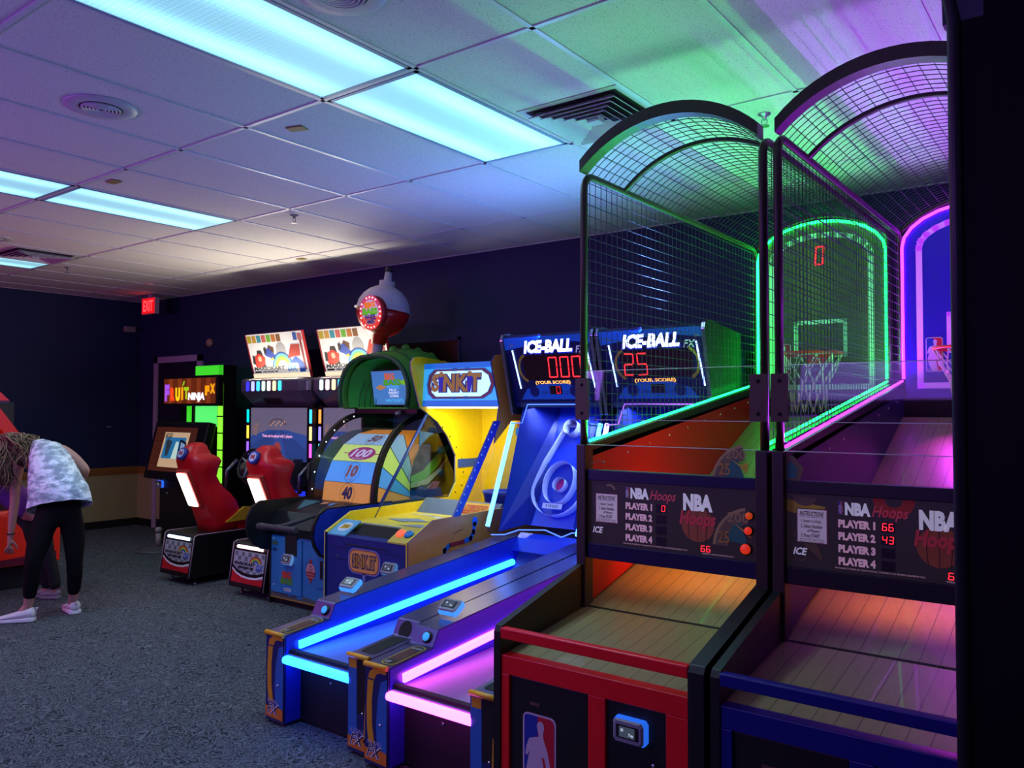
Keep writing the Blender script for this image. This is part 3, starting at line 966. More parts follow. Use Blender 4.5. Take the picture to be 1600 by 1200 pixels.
hoops(-1.050, -.200, PR2, 'basketball hoop game with blue front bars and purple lit cage', 'basketball hoop games',
      dict(players=('66', '43', '', ''), credit='65', cx=70.5, board=''), [(97, .36, .014, ORB, 1), (96.5, .57, .015, ORB2, 1)])
# lamps that sit inside the two games (behind the score panels, and at the backboards)
for x, c in ((-1.497, (1.0, .24, .015)), (-.625, (1.0, .22, .01))):
    area_lamp('panel_underlight', (x, 3.30, 1.02), (x, 3.75, .80), .5, 2.4, c, .05)
area_lamp('cheek_spotlight', (-1.35, 3.5, 1.38), (-1.87, 3.55, 1.20), .12, 1.1, (1.0, .06, .03))
area_lamp('ramp_spotlight', (-.74, 5.0, 1.80), (-.60, 4.5, 1.28), .05, 1.6, (.85, .05, 1.0), spread=70)
# ------------------------------------------------------------------ alley rollers
CYAN = glow('cyan_tube', (0.010, 0.13, 1.0), 12.0)
MAG = glow('magenta_tube', (1.0, 0.08, 1.0), 8.0)
ICEB = glow('pale_blue_tube', (0.05, 0.26, 1.0), 9.0)
YEL = mat('yellow_cap', 'e0a010', .4)
SBLUE = mat('alley_blue', '2a30a4', .3)
SNAVY = mat('alley_navy', '1c1a52', .35)
SPUR = mat('alley_top_steel', '5c5a90', .25, .7)
PIPEY = mat('pipe_yellow', 'd8a018', .5)
PIPEO = mat('pipe_orange', 'd87a20', .5)
ARTB = mat('art_blue', '2a68b8', .5)
ARTD = mat('art_dark_blue', '141c60', .5)


def alley_front(par, xa, xb, y, kind):
    g = G()
    A = Art(g, (xa, y, .03), (xb - xa, 0, 0), (0, 0, .42), 100, 310, .0006)
    A.rect(0, 0, 100, 310, ARTD, 1)
    if kind == 'L':
        A.poly([(60, 20), (100, 20), (100, 275), (72, 262), (58, 200), (52, 120)], ARTB, 2)
        A.poly([(18, 60), (45, 60), (34, 120), (32, 200), (40, 262), (12, 262), (8, 180), (10, 110)], PIPEY, 3)
        A.poly([(14, 268), (44, 268), (52, 284), (66, 290), (96, 290), (96, 306), (60, 306), (36, 300), (20, 288)], PIPEY, 3)
        A.poly([(10, 262), (48, 262), (48, 268), (10, 268)], mat('pipe_band', '4a3a58', .5), 4)
    else:
        A.poly([(0, 20), (52, 20), (42, 90), (40, 310), (0, 310)], ARTB, 2)
        A.rect(4, 270, 40, 300, PIPEY, 3)
        A.rect(44, 120, 88, 306, BLKM, 3)
        A.poly([(76, 30), (100, 30), (100, 150), (84, 200), (80, 110)], PIPEY, 4)
    A.poly([(0, 4), (100, 0), (100, 40), (60, 46), (40, 34), (0, 44)], PIPEO, 4)
    A.text('ICE BALL', 14, 56, 80, 70, mat('logo_pale', 'b8b8e0', .5), 6, shear=.1)
    A.text('FX', 16, 14, 76, 54, WHITE, 6, shear=.35, bold=.06)
    A.text('FX', 18, 16, 74, 52, mat('logo_black', '100c10', .5), 7, shear=.35, bold=.0)
    g.build('printed_front', par)
    G().lathe([(.007, 0), (.006, .006), (.002, .008)], ((xa + xb) / 2 + .03, y - .001, .20), CHROME, 12, ax=(0, -1, 0)).build('door_lock', par)


def alley(x0, x1, yf, LEDM, label, marquee_digits, credit, side_tube, neon):
    xc = (x0 + x1) / 2
    t = thing('alley_roller', label, 'alley roller game', (xc, yf, 0), 'alley roller games')
    rw = .145
    ye = 4.62
    prof = [(yf, .012), (yf, .452), (yf + .285, .478), (yf + .325, .553), (4.45, .706), (ye, .715), (ye, .012)]
    for s in (-1, 1):
        a, b = (x0, x0 + rw) if s < 0 else (x1 - rw, x1)
        r = G().prism(prof, a, b, SNAVY, edge=SPUR).build('side_rail', t, bevel=.006)
        inn = x0 + rw if s < 0 else x1 - rw
        G().prism([(yf + .01, .02), (yf + .01, .445), (yf + .285, .472), (yf + .325, .546), (4.45, .70), (ye, .70), (ye, .02)], inn - .001, inn + .003 * (1 if s < 0 else -1), SBLUE).build('inner_face', r)
        G().tube([(a + .001, yf - .004, .452), (b - .001, yf - .004, .452)], .012, YEL, 10).build('yellow_edge', r)
        alley_front(r, a + .004, b - .004, yf - .002, 'L' if s < 0 else 'R')
        # long light tube on the inner face
        off = .014 if s < 0 else -.014
        G().tube([(inn + off * .8, yf + .085, .392), (inn + off * .8, 4.44, .542)], .021, LEDM, 10).build('rail_light', t)
        if s < 0:
            # instruction plate, start button, reader, ball tray
            sl = (.285, .026)
            U = Vector((1, 0, 0)); Vv = Vector((0, .285, .026)).normalized(); Nn = U.cross(Vv)
            o = Vector((a + .055, yf + .03, .4555)) + Nn * .001
            g = G(); A = Art(g, o, U * .085, Vv * .235, 40, 110, .0006)
            A.rect(0, 0, 40, 110, mat('plate_gold', 'b8a030', .45), 1, r=14); A.rect(2.5, 2.5, 37.5, 107.5, mat('plate_black', '15121c', .4), 2, r=12)
            A.text('HOW TO PLAY', 6, 90, 34, 98, WHITE, 3)
            for k in range(7): A.text('ROLL BALLS UP THE LANE', 7, 80 - k * 8.5, 33, 84 - k * 8.5, mat('plate_print', '9aa0d8' if k % 3 else 'c05858', .5), 3)
            A.text('ICE', 8, 8, 20, 18, WHITE, 3, shear=.2)
            g.build('instruction_plate', r)
            U2 = Vector((1, 0, 0)); V2 = Vector((0, .04, .075)).normalized(); N2 = U2.cross(V2)
            c = Vector((a + .095, yf + .303, .513))
            G().lathe([(.028, 0), (.028, .006), (.022, .012)], c, BLK, 20, ax=N2).build('button_collar', r)
            G().lathe([(.021, .006), (.020, .014), (.012, .018), (.001, .019)], c, glow('cyan_button', (.04, .38, .9), .7), 20, ax=N2).build('start_button', r)
            V3 = Vector((0, 1, .098)).normalized()
            sl_ = Vector((0, -1, .75)).normalized()
            card_reader(r, Vector((a + .075, yf + .50, .602)), (1, 0, 0), Vector((0, .82, .57)).normalized(), glow('reader_cyan', (.05, .3, .95), 1.0 if LEDM is CYAN else .12))
        else:
            g = G(); zt = .4555
            Vv = Vector((0, .285, .026)).normalized()
            g2 = Art(g, Vector((a + .02, yf + .05, .4575)), Vector((.10, 0, 0)), Vv * .24, 40, 110, .0006)
            g2.rect(2, 0, 38, 100, BLKM, 1, r=6)
            g.build('ball_tray_slot', r)
            V2 = Vector((0, .04, .075)).normalized()
            g = G(); A = Art(g, Vector((a + .02, yf + .287, .482)), Vector((.10, 0, 0)), V2 * .083, 40, 30, .0008)
            A.circ(20, 10, 16, 17, BLKM, 1); g.build('ball_tray_mouth', r)
    # lane, front panel, front light
    G().prism([(yf + .02, .36), (4.2, .40), (4.45, .50), (4.6, .70), (4.6, .66), (4.45, .46), (4.2, .38), (yf + .02, .34)], x0 + rw, x1 - rw, mat('lane_grey', '5a5c7c', .35)).build('lane', t)
    G().box((x0 + rw, yf + .03, .365), (x1 - rw, yf + .06, .378), BLKM).build('lane_lip', t)
    G().box((x0 + rw, yf + .10, .012), (x1 - rw, yf + .13, .34), BLKM).build('front_panel', t)
    G().lathe([(.008, 0), (.006, .006)], (xc, yf + .10, .24), CHROME, 12, ax=(0, -1, 0)).build('panel_lock', t)
    G().tube([(x0 + rw - .006, yf + .012, .333), (x1 - rw + .006, yf + .012, .333)], .022, LEDM, 10).build('front_light', t)
    # cabinet behind
    G().box((x0, ye, 0), (x1, 5.70, .66), SNAVY).build('cabinet_body', t)
    G().box((x0 + .02, 5.06, .66), (x1 - .02, 5.70, 1.98), SNAVY).build('cabinet_back', t)
    by = lambda q: lerp(4.58, 4.98, q)
    bz = lambda q: lerp(.78, 1.64, q)
    g = G(); g.prism([(by(0), bz(0)), (by(1), bz(1)), (by(1) + .03, bz(1)), (by(0) + .03, bz(0))], x0 + .05, x1 - .05, mat('field_blue', '1434c0', .3))
    fld = g.build('target_board', t)
    # hump and side cheeks
    G().prism([(4.44, .62), (4.50, .70), (4.55, .73), (4.60, .72), (4.6, .6)], x0 + rw, x1 - rw, mat('field_blue', '1434c0', .3)).build('ball_hump', t)
    for s, a in ((-1, x0 + .05), (1, x1 - .05)):
        b = a - s * .16
        g = G()
        P = [(a, 4.42, .74), (a, 4.70, 1.60), (b, by(.95), bz(.95)), (b - s * .02, by(.38), bz(.38)), (b, by(.02), bz(.02))]
        g.add([Vector(p) + Vector((0, -.002, 0)) for p in P], [(0, 1, 2, 3), (0, 3, 4)], mat('field_dark_blue', '0c1c84', .3))
        g.build('board_cheek', t)
    # target rings standing on the board
    nrm = Vector((0, -.86, .40)).normalized(); vv = Vector((0, .40, .86)).normalized()
    RW = mat('ring_lavender', 'c8ccf0', .35)
    def B(u, v): return Vector((xc + u, lerp(4.58, 4.98, v / .948), lerp(.78, 1.64, v / .948)))
    def wall(path, h, nm, closed=True):
        g = G(); n = len(path)
        vs = [B(u, v) for u, v in path] + [B(u, v) + nrm * h for u, v in path]
        vs += [B(u * .94, v) + nrm * h for u, v in path] + [B(u * .94, v) for u, v in path]
        m = n if closed else n - 1
        fs = []
        for k in range(3):
            fs += [(k * n + i, k * n + (i + 1) % n, (k + 1) * n + (i + 1) % n, (k + 1) * n + i) for i in range(m)]
        g.add(vs, fs, RW, True)
        return g.build(nm, fld)
    tear = [(.21 * math.cos(math.radians(q)), .26 + .19 * math.sin(math.radians(q))) for q in range(170, 375, 12)] + [(.17, .46), (.075, .70), (.05, .745), (-.05, .745), (-.075, .70), (-.17, .46)]
    wall(tear, .055, 'target_ring')
    wall([(.125 * math.cos(math.radians(q)), .31 + .155 * math.sin(math.radians(q))) for q in range(0, 360, 15)], .06, 'target_ring')
    cup = wall([(.05 * math.cos(math.radians(q)), .30 + .05 * math.sin(math.radians(q))) for q in range(0, 360, 20)], .05, 'target_cup')
    cup2 = wall([(.058 * math.cos(math.radians(q)), .72 + .058 * math.sin(math.radians(q))) for q in range(0, 360, 20)], .08, 'target_cup')
    g = G(); c = B(0, .30)
    g.lathe([(.046, .004), (.045, .006)], c, mat('bullseye_magenta', 'c0208a', .4), 20, ax=nrm); g.build('bullseye', fld)
    g = G()
    A = Art(g, B(-.07, .148) + nrm * .056 + vv * (-.03), Vector((.14, 0, 0)), vv * .03, 140, 30, .001)
    A.rect(-10, -4, 150, 34, RW, 1); A.text('1000', 20, 4, 120, 26, BLK, 2)
    g.build('ring_number', fld); g = G()
    A = Art(g, B(-.04, .655) + nrm * .07, Vector((.08, 0, 0)), vv * .025, 80, 25, .001)
    A.text('10,000', 0, 2, 80, 23, BLK, 2)
    g.build('ring_number', fld)
    # glowing outline of the clear front hood
    on = [(x0 + .03, 4.36, .725), (x0 + .14, 4.37, .735), (x0 + .25, 4.38, .775), (x0 + .45, 4.40, .79), (x0 + .58, 4.40, .755), (x0 + .66, 4.40, .79), (x1 - .02, 4.38, .80)]
    G().tube(on, .0045, neon, 6).build('hood_outline', t)
    on = [(x0 + .02, 4.60, 1.485), (x0 + .10, 4.62, 1.49), (x0 + .14, 4.63, 1.62), (x1 - .14, 4.63, 1.62), (x1 - .10, 4.62, 1.49), (x1 - .02, 4.60, 1.485)]
    G().tube(on, .0045, neon, 6).build('hood_outline', t)
    for xx in (x0 + .004, x1 - .010):
        G().prism([(4.34, .74), (4.62, 1.49), (5.06, 1.49), (5.06, .68), (4.62, .68)], xx, xx + .006, clear('side_acrylic_blue', (.75, .82, .97), .07)).build('side_window', t)
    for xx, nm in ((x0 + .009, 'side_light'), (x1 - .026, 'side_light')):
        G().tube([(xx + .008, 4.335, .785), (xx + .008, 4.62, 1.49)], .016, side_tube, 8).build(nm, t)
    area_lamp('board_lamp', (xc, 4.74, 1.60), (xc, 4.74, .9), .55, BOARD_W, (.34, .50, 1.0), .06, 150)
    area_lamp('marquee_uplight', (xc, 4.47, 2.09), (xc - .9, 3.4, 3.05), .6, MARQ_W, (.14, .26, 1.0), .05)
    # marquee head
    m0, m1 = (4.64, 1.635), (4.50, 2.085)
    g = G(); g.prism([m0, m1, (4.56, 2.11), (5.06, 2.06), (5.06, 1.60), (4.66, 1.60)], x0 + .004, x1 - .004, SNAVY)
    hd = g.build('marquee_head', t)
    for xx in (x0, x1 - .022):
        g = G(); g.prism([(4.62, 1.55), (4.485, 2.07), (4.50, 2.11), (4.56, 2.125), (5.06, 2.08), (5.06, 1.55)], xx, xx + .022, BLK, edge=mat('chrome_trim', 'a0a0b4', .2, .9)); g.build('head_end_panel', hd, bevel=.006)
    g = G()
    u = Vector((x1 - x0 - .04, 0, 0)); v = Vector((0, m1[0] - m0[0], m1[1] - m0[1]))
    A = Art(g, Vector((x0 + .02, m0[0] - .001, m0[1])), u, v, 100, 64, .0008)
    A.rect(0, 0, 100, 64, mat('marquee_navy', '0e0e48', .3), 1)
    A.poly([(0, 64), (100, 64), (100, 55), (70, 59), (40, 57), (0, 52)], mat('marquee_blue', '1448a8', .3, em='1448a8', es=.25, na=0), 2)
    A.poly([(10, 3), (90, 3), (82, 13), (66, 18), (50, 19.5), (34, 18), (18, 13)], mat('marquee_blue', '1448a8'), 2)
    for q in (25, 75): A.circ(q + (2 if q < 50 else -2), 11, 5.5, 5.5, mat('marquee_knob', '141a60', .3), 3)
    A.text('WIN', 35, 8, 43, 11, ARTD, 3); A.text('TICKETS', 60, 8, 70, 11, ARTD, 3)
    A.rect(19, 22, 88, 46, mat('led_screen', '2a0a12', .25), 2, r=4)
    A.ring(26, 34, 11, 13.5, mat('gold_arc', 'a08020', .5), 4, 16, 110, 250, asp=1.1)
    A.ring(81, 34, 11, 13.5, mat('gold_arc', 'a08020', .5), 4, 16, -70, 70, asp=1.1)
    A.seg(marquee_digits, 20, 24, 86, 44, LEDRED, 5, w=.12)
    A.rect(45, 8, 59, 16, mat('led_screen', '2a0a12'), 4); A.seg(credit, 46, 8.5, 58, 15.5, LEDRED2, 5)
    LG = glow('logo_white_blue', (.62, .72, 1.0), 3.0)
    A.text('ICE-BALL', 23, 47, 80, 60, mat('logo_shadow_blue', '2838c0', .4, em='2838c0', es=.6, na=0), 4, shear=.3, bold=.06)
    A.text('ICE-BALL', 24, 48.2, 79, 60.5, LG, 6, shear=.3, bold=.05)
    A.text('FX', 82, 47, 92, 53.5, WHITE, 6, shear=.3, bold=.02)
    A.text('(YOUR SCORE)', 30, 17.2, 70, 21.2, glow('score_gold', (1, .42, .08), 1.8), 5, bold=.03)
    for q in (7, 92): A.text('2x', q, 55.5, q + 4, 58.5, mat('gold_arc', 'a08020'), 5)
    g.build('marquee_art', hd)
    for a_ in (9, 93):
        G().tube([A.P(a_ + (2.5 if a_ < 50 else 3), 14, 6), A.P(a_, 52, 6)], .0055, glow('marquee_tube', (.30, .48, 1.0), 4.0), 6).build('marquee_tube', hd)
    return t


alley(-3.49, -2.728, 2.56, CYAN, 'alley roller with cyan light tubes and 000 on its display', '  000'.replace(' ', '_')[1:] if False else '__000', '_0', ICEB, glow('outline_blue', (.08, .2, 1.0), 1.6))
alley(-2.712, -1.955, 2.515, MAG, 'alley roller with magenta light tubes and 25 on its display', '25___', '__', glow('white_violet_tube', (.45, .40, 1.0), 4.0), glow('outline_violet', (.45, .12, 1.0), 1.6))

# ------------------------------------------------------------------ SINK IT
t = thing('ball_toss_game', 'yellow and navy ball toss game with lit SINK IT sign', 'ball toss game', (-4.02, 3.72, 0))
SY = mat('bright_yellow', 'f0d010', .35)
TAN = mat('tan_orange_side', 'e08a44', .4)
NV = mat('game_navy', '142a78', .4)
a0, a1 = -4.43, -3.62
G().prism([(3.73, .02), (3.73, .714), (3.90, .735), (5.70, .735), (5.70, .02)], a0 + .02, a1 - .02, NV).build('cabinet_body', t)
low = [(3.715, .0), (3.715, .735), (3.95, .853), (4.50, .860), (5.70, .87), (5.70, .0)]
ear = [(4.60, 1.34), (4.66, 1.62), (4.575, 1.86), (4.56, 1.93), (4.60, 1.98), (4.68, 1.99), (5.0, 1.96), (5.70, 1.96), (5.70, .86), (5.02, .86), (5.0, 1.2)]
lear = [(4.65, 1.60), (4.55, 1.88), (4.545, 1.95), (4.58, 1.99), (4.66, 2.0), (5.0, 1.97), (5.70, 1.97), (5.70, .84), (4.98, .84), (5.08, .98), (5.08, 1.20), (4.98, 1.36), (4.86, 1.48)]
for s in (-1, 1):
    o, i_ = (a0, a0 + .012) if s < 0 else (a1 - .012, a1)
    if s < 0:
        G().prism(low, a0, a0 + .010, NV, edge=mat('yellow_edge_trim', 'c8c060', .4)).build('side_panel', t)
        G().prism(low[1:], a0 + .010, a0 + .022, SY).build('side_liner', t)
        G().prism(lear, a0, a0 + .010, NV).build('upper_side_panel', t)
        up = G().prism(lear, a0 + .010, a0 + .024, SY, edge=mat('yellow_edge_trim', 'c8c060')).build('upper_side_liner', t)
        g = G(); g.box((a0 + .024, 5.10, 1.10), (a0 + .029, 5.38, 1.17), mat('bracket_blue', '2050a8', .4)); g.build('blue_bracket', up)
        for y, z in ((4.86, 1.44), (4.95, 1.36), (5.03, 1.27), (5.10, 1.17), (5.12, 1.06), (5.10, .95), (5.02, .90)):
            G().ell((a0 + .025, y + .05, z), (.004, .007, .007), BLKM, 8, 6).build('screw', up)
    else:
        sp_ = G().prism(low, a1 - .022, a1 - .010, SY).build('side_liner', t)
        sp_ = G().prism(low, a1 - .010, a1, TAN, edge=NV).build('side_panel', t)
        G().prism([(4.60, 1.34), (4.655, 1.62), (4.575, 1.86), (4.56, 1.93), (4.60, 1.98), (4.68, 1.99), (4.78, 1.97), (5.70, 1.97), (5.70, 1.50), (4.80, 1.50)], a1 - .012, a1, TAN, edge=NV).build('upper_side_panel', t)
        g = G()
        A = Art(g, (a1 + .001, 4.0, .55), (0, .6, 0), (0, 0, .3), 60, 30, .0006)
        PB = mat('pipe_blue_print', '2a6cc8', .45)
        A.line([(6, 4), (6, 9), (10, 11.5)], 3.4, PB, 1); A.line([(12, 12), (26, 12.5)], 2.8, mat('pipe_red_print', 'a02838', .45), 1)
        A.line([(28, 13), (33, 14), (36, 18), (37, 23)], 3.4, PB, 2); A.circ(37.5, 25, 3, 3.4, PB, 2)
        A.line([(16, 19), (20, 20.5), (24, 21)], .7, mat('scuff_mark', '7a4a34', .6), 1)
        g.build('pipe_print', sp_)
# front print
g = G()
A = Art(g, (a0 + .02, 3.7285, .02), (a1 - a0 - .04, 0, 0), (0, 0, .69), 77, 69, .0008)
A.rect(0, 0, 77, 69, NV, 1)
A.rect(21.5, 46, 52.5, 63, mat('pipe_grey_blue', '6a86b8', .5), 2, r=6); A.rect(22.7, 46.8, 51.3, 62.2, mat('plate_red', 'b84030', .5), 3, r=5.5); A.rect(23.5, 47.5, 50.5, 61.5, mat('plate_orange', 'e8a850', .5), 4, r=5)
A.text('SINK IT', 25.3, 49.5, 49, 59.5, ARTD, 5, bold=.11)
A.text('SINK IT', 26, 50.3, 48.4, 58.8, mat('plate_gold2', 'b88838', .5), 6, bold=.04)
PBG = mat('pipe_grey_blue', '6a86b8')
A.line([(37, 46), (37, 40), (30, 39), (29, 32)], 2.6, PBG, 2); A.line([(31, 39.5), (36, 40)], 1.4, mat('plate_red', 'a83830'), 3); A.line([(39, 40), (46, 39)], 2, mat('plate_orange', 'd89a48'), 3)
A.ring(22, 36, 2, 4, PBG, 2)
for x_, y_ in ((11, 56), (65, 56)): A.circ(x_, y_, .9, .9, CHROME, 5)
for b0 in (5, 58): A.rect(b0, 54, b0 + 15, 54.4, mat('door_line', '0a1440', .5), 5); A.rect(b0, 62, b0 + 15, 62.4, mat('door_line', '0a1440'), 5)
g.build('front_print', t)
card_reader(t, (-3.785, 3.725, .545), (1, 0, 0), Vector((0, .5, .87)).normalized(), glow('reader_soft_blue', (.12, .35, .8), .35))
# control shelf
U = Vector((1, 0, 0)); V_ = Vector((0, .10, .055)).normalized()
def shelf(x_a, x_b, m, nm, art=None):
    g = G(); o = Vector((x_a, 3.725, .715))
    g.obox(o, U * (x_b - x_a), V_ * .17, Vector((0, 0, .01)), m)
    return g.build(nm, t)
sh1 = shelf(a0 + .022, a0 + .20, mat('shelf_cyan', '58b0d0', .4), 'shelf_plate')
g = G(); A = Art(g, Vector((a0 + .022, 3.725, .7265)), U * .178, V_ * .17, 60, 60, .0008); A.circ(34, 30, 20, 18, mat('shelf_white', 'c8dce8', .5), 1); A.poly([(20, 22), (46, 24), (50, 38), (24, 40)], mat('coin_yellow', 'd0a814'), 2); A.text('WIN', 26, 26, 44, 36, mat('logo_olive', '6a6a20', .5), 3); g.build('shelf_print', sh1)
sh2 = shelf(a1 - .20, a1 - .022, mat('shelf_yellow', 'c8b848', .4), 'shelf_plate')
g = G(); g.obox((a0 + .20, 3.724, .665), (a1 - a0 - .40, 0, 0), (0, .16, .115), (0, 0, .003), BLKM); g.build('ball_pit', t)
for x_, m_, nm in ((a1 - .15, glow('red_button2', (1.0, .12, .05), 1.0), 'start_button'), (a1 - .075, mat('blue_button', '1878c0', .3), 'select_button')):
    g = G(); c = Vector((x_, 3.80, .768)); n_ = U.cross(V_)
    g.lathe([(.034, 0), (.034, .008), (.026, .016), (.001, .018)], c, m_, 18, ax=n_); g.build(nm, t)
# deck with printed lanes
dk = G().prism([(3.885, .782), (4.60, .785), (4.60, .755), (3.885, .74)], a0 + .022, a1 - .022, mat('deck_yellow', 'd8cc50', .3)).build('ball_deck', t)
g = G(); A = Art(g, (a0 + .03, 3.89, .7835), (a1 - a0 - .06, 0, 0), (0, .70, .003), 75, 70, .0008)
A.poly([(0, 60), (20, 62), (60, 40), (75, 44), (75, 52), (40, 58)], mat('deck_white', 'd8dce0', .4), 1); A.poly([(10, 30), (30, 24), (48, 34), (30, 42)], mat('deck_blue_grey', '7890b0', .4), 2); A.poly([(40, 10), (75, 12), (75, 24), (52, 20)], mat('deck_blue_grey', '7890b0'), 2)
A.rect(0, 0, 75, 4, mat('deck_grey', '708098', .5), 3)
g.build('deck_print', dk)
G().prism([(4.60, .775), (4.72, .885), (4.74, .885), (4.74, .75), (4.60, .75)], a0 + .024, a1 - .024, mat('kick_grey_blue', '5a708c', .5)).build('kick_board', t)
g = G(); A = Art(g, (a0 + .42, 4.598, .779), (.30, 0, 0), (0, .12, .11), 60, 22, .0012); A.rect(0, 2, 56, 20, mat('plate_yellow2', 'd8b020', .5), 1, r=3); A.rect(10, 5, 53, 17, mat('plate_red2', 'b84018', .5), 2, r=2); A.text('BALL LAUNCH', 12, 10, 51, 16, mat('coin_yellow', 'd0a814'), 3); A.text('AIM AND SHOOT', 14, 6, 49, 9, mat('coin_yellow', 'd0a814'), 3); g.build('kick_sign', t)
# inside back wall with pipes and poster
bk = G().box((a0 + .024, 5.42, .75), (a1 - .012, 5.45, 1.96), SY).build('back_wall', t)
g = G()
g.tube([(-3.98, 5.38, .95), (-3.98, 5.38, 1.52)], .018, mat('pipe_orange3', 'e08a20', .4), 8); g.build('pipe', bk)
g = G()
for z in (1.02, 1.22, 1.40): g.tube([(-3.98, 5.38, z - .03), (-3.98, 5.38, z + .03)], .028, mat('pipe_blue3', '3a88d0', .4), 10)
g.tube([(-3.98, 5.38, 1.40), (-3.85, 5.38, 1.40)], .024, mat('pipe_blue3', '3a88d0'), 8)
g.build('pipe_coupling', bk)
g = G()
A = Art(g, (-3.94, 5.30, .86), (.28, 0, 0), (0, 0, .42), 40, 60, .001)
A.rect(0, 0, 40, 60, mat('poster_frame', '884858', .5), 1); A.rect(1.2, 1.2, 38.8, 58.8, mat('poster_pale', 'c8d0f0', .5, em='c8d0f0', es=.12, na=0), 2)
A.text('HOW TO WIN', 5, 52, 35, 56, mat('poster_red', 'c04050', .5), 3); A.text('SINK', 12, 34, 36, 44, mat('poster_grey', '98a0b8', .5), 3); A.text('100 500', 5, 14, 35, 20, mat('poster_grey', '98a0b8'), 3); A.text('TICKETS', 14, 24, 36, 27, mat('poster_grey', '98a0b8'), 3)
g.build('poster', t)
G().lathe([(.13, -.12), (.15, -.02), (.16, 0), (.15, 0), (.14, -.02)], (-3.86, 5.0, .95), mat('cup_blue', '1c3ca8', .35), 24).build('target_cup', t)
# corner rods
G().tube([(a0 + .012, 4.165, .775), (a0 + .012, 4.76, 1.58)], .013, mat('rod_blue', '1c3c80', .35), 6).build('corner_rod', t)
rd = G().obox((a1 - .016, 4.15, .855), (0, .07, 0), (0, .45, .645), (.018, 0, 0), mat('rod_blue2', '1428a0', .35)).build('corner_rail', t)
for k in range(12):
    q = (k + .5) / 12
    G().ell((a1 + .003, 4.165 + .45 * q, .865 + .635 * q), (.004, .006, .006), WHITE, 8, 6).build('screw', rd)
G().prism([(4.18, .86), (4.62, 1.49), (4.66, 1.55), (5.02, 1.55), (5.02, .86)], a1 - .008, a1 - .004, SMOKE).build('side_window', t)
G().prism([(4.19, .80), (4.76, 1.56), (5.1, 1.0), (4.98, .84)], a0 + .012, a0 + .016, clear('green_window', (.82, .93, .82), .06)).build('side_window', t)
# lit sign
g = G(); g.prism([(4.675, 1.605), (4.695, 1.945), (4.95, 1.945), (4.95, 1.605)], a0 + .024, a1 - .012, BLK); sg = g.build('sign_box', t)
g = G()
A = Art(g, (a0 + .024, 4.672, 1.607), (a1 - a0 - .036, 0, 0), (0, .02, .336), 100, 44, .0008)
def E_(n, h, e): return mat('sign_' + n, h, .4, em=h, es=e, na=0)
A.rect(0, 0, 100, 44, E_('sky', '38a8e8', .75), 1); A.rect(0, 38.5, 100, 44, E_('blue', '0c68c8', .7), 2); A.rect(0, 0, 100, 6, E_('blue', '0c68c8', .7), 2)
pill = [(14, 7.5), (80, 7.5), (90, 13), (94, 22), (90, 32), (80, 38), (14, 38), (7, 32), (5, 22), (7, 13)]
A.poly(pill, E_('steel', '285a98', .35), 3)
def sc(k, cx=50, cy=22.6): return [(cx + (x_ - cx) * k, cy + (y_ - cy) * (k - .03)) for x_, y_ in pill]
A.poly(sc(.96), E_('maroon', '6a2438', .45), 4); A.poly(sc(.90), E_('steel', '285a98', .35), 5); A.poly(sc(.875), E_('ice', 'b8ecff', 1.05), 6)
for x_ in (42, 58): A.rect(x_ - 3, 35, x_ + 3, 38.5, E_('steel', '285a98', .35), 6); A.rect(x_ - 3, 7.2, x_ + 3, 10.5, E_('steel', '285a98', .35), 6)
A.text('SiNKiT', 11, 13.5, 77, 33.5, E_('navy', '1c3c80', .3), 7, bold=.13); A.text('SiNKiT', 12, 14.5, 76, 33, E_('bronze', '9a7434', .45), 8, bold=.045)
for x_ in (24.5, 62): A.poly([(x_ - 3.6, 30), (x_ + 3.6, 30), (x_ + 2, 15), (x_ - 2, 15)], E_('cup', '1428a8', .5), 9); A.circ(x_, 32.4, 3, 2.8, E_('bronze', '9a7434', .45), 10)
g.build('sign_face', sg)
G().box((a0 + .03, 4.72, 1.592), (a1 - .02, 4.80, 1.603), glow('sign_underlight', (1.0, .95, .75), 3.0)).build('sign_underlight', sg)
G().box((a1 - .16, 4.95, 1.52), (a1 - .02, 5.0, 1.57), mat('grey_bracket', '4a5058', .5)).build('grey_bracket', t)
area_lamp('toss_game_lamp', (-4.02, 4.80, 1.56), (-4.1, 5.05, .8), .5, 9.0, (1.0, .93, .66), .08)
# ------------------------------------------------------------------ fishing wheel game
t = thing('fishing_wheel_game', 'blue fishing wheel game with glass dome, green fish head and bobber on top', 'ticket wheel game', (-5.19, 4.13, 0))
b0, b1 = -5.60, -4.78
FB = mat('fish_blue', '2c7cb4', .45, ns=8, na=.18)
FBD = mat('fish_blue_dark', '123c78', .45)
G().box((b0, 4.13, .05), (b1, 5.70, .56), FB).build('cabinet_body', t, bevel=.004)
G().box((b0 + .03, 4.16, 0), (b1 - .03, 5.6, .05), BLKM).build('plinth', t)
G().box((b0 - .004, 4.126, 0), (b0 + .02, 4.16, .56), BLK).build('corner_trim', t)
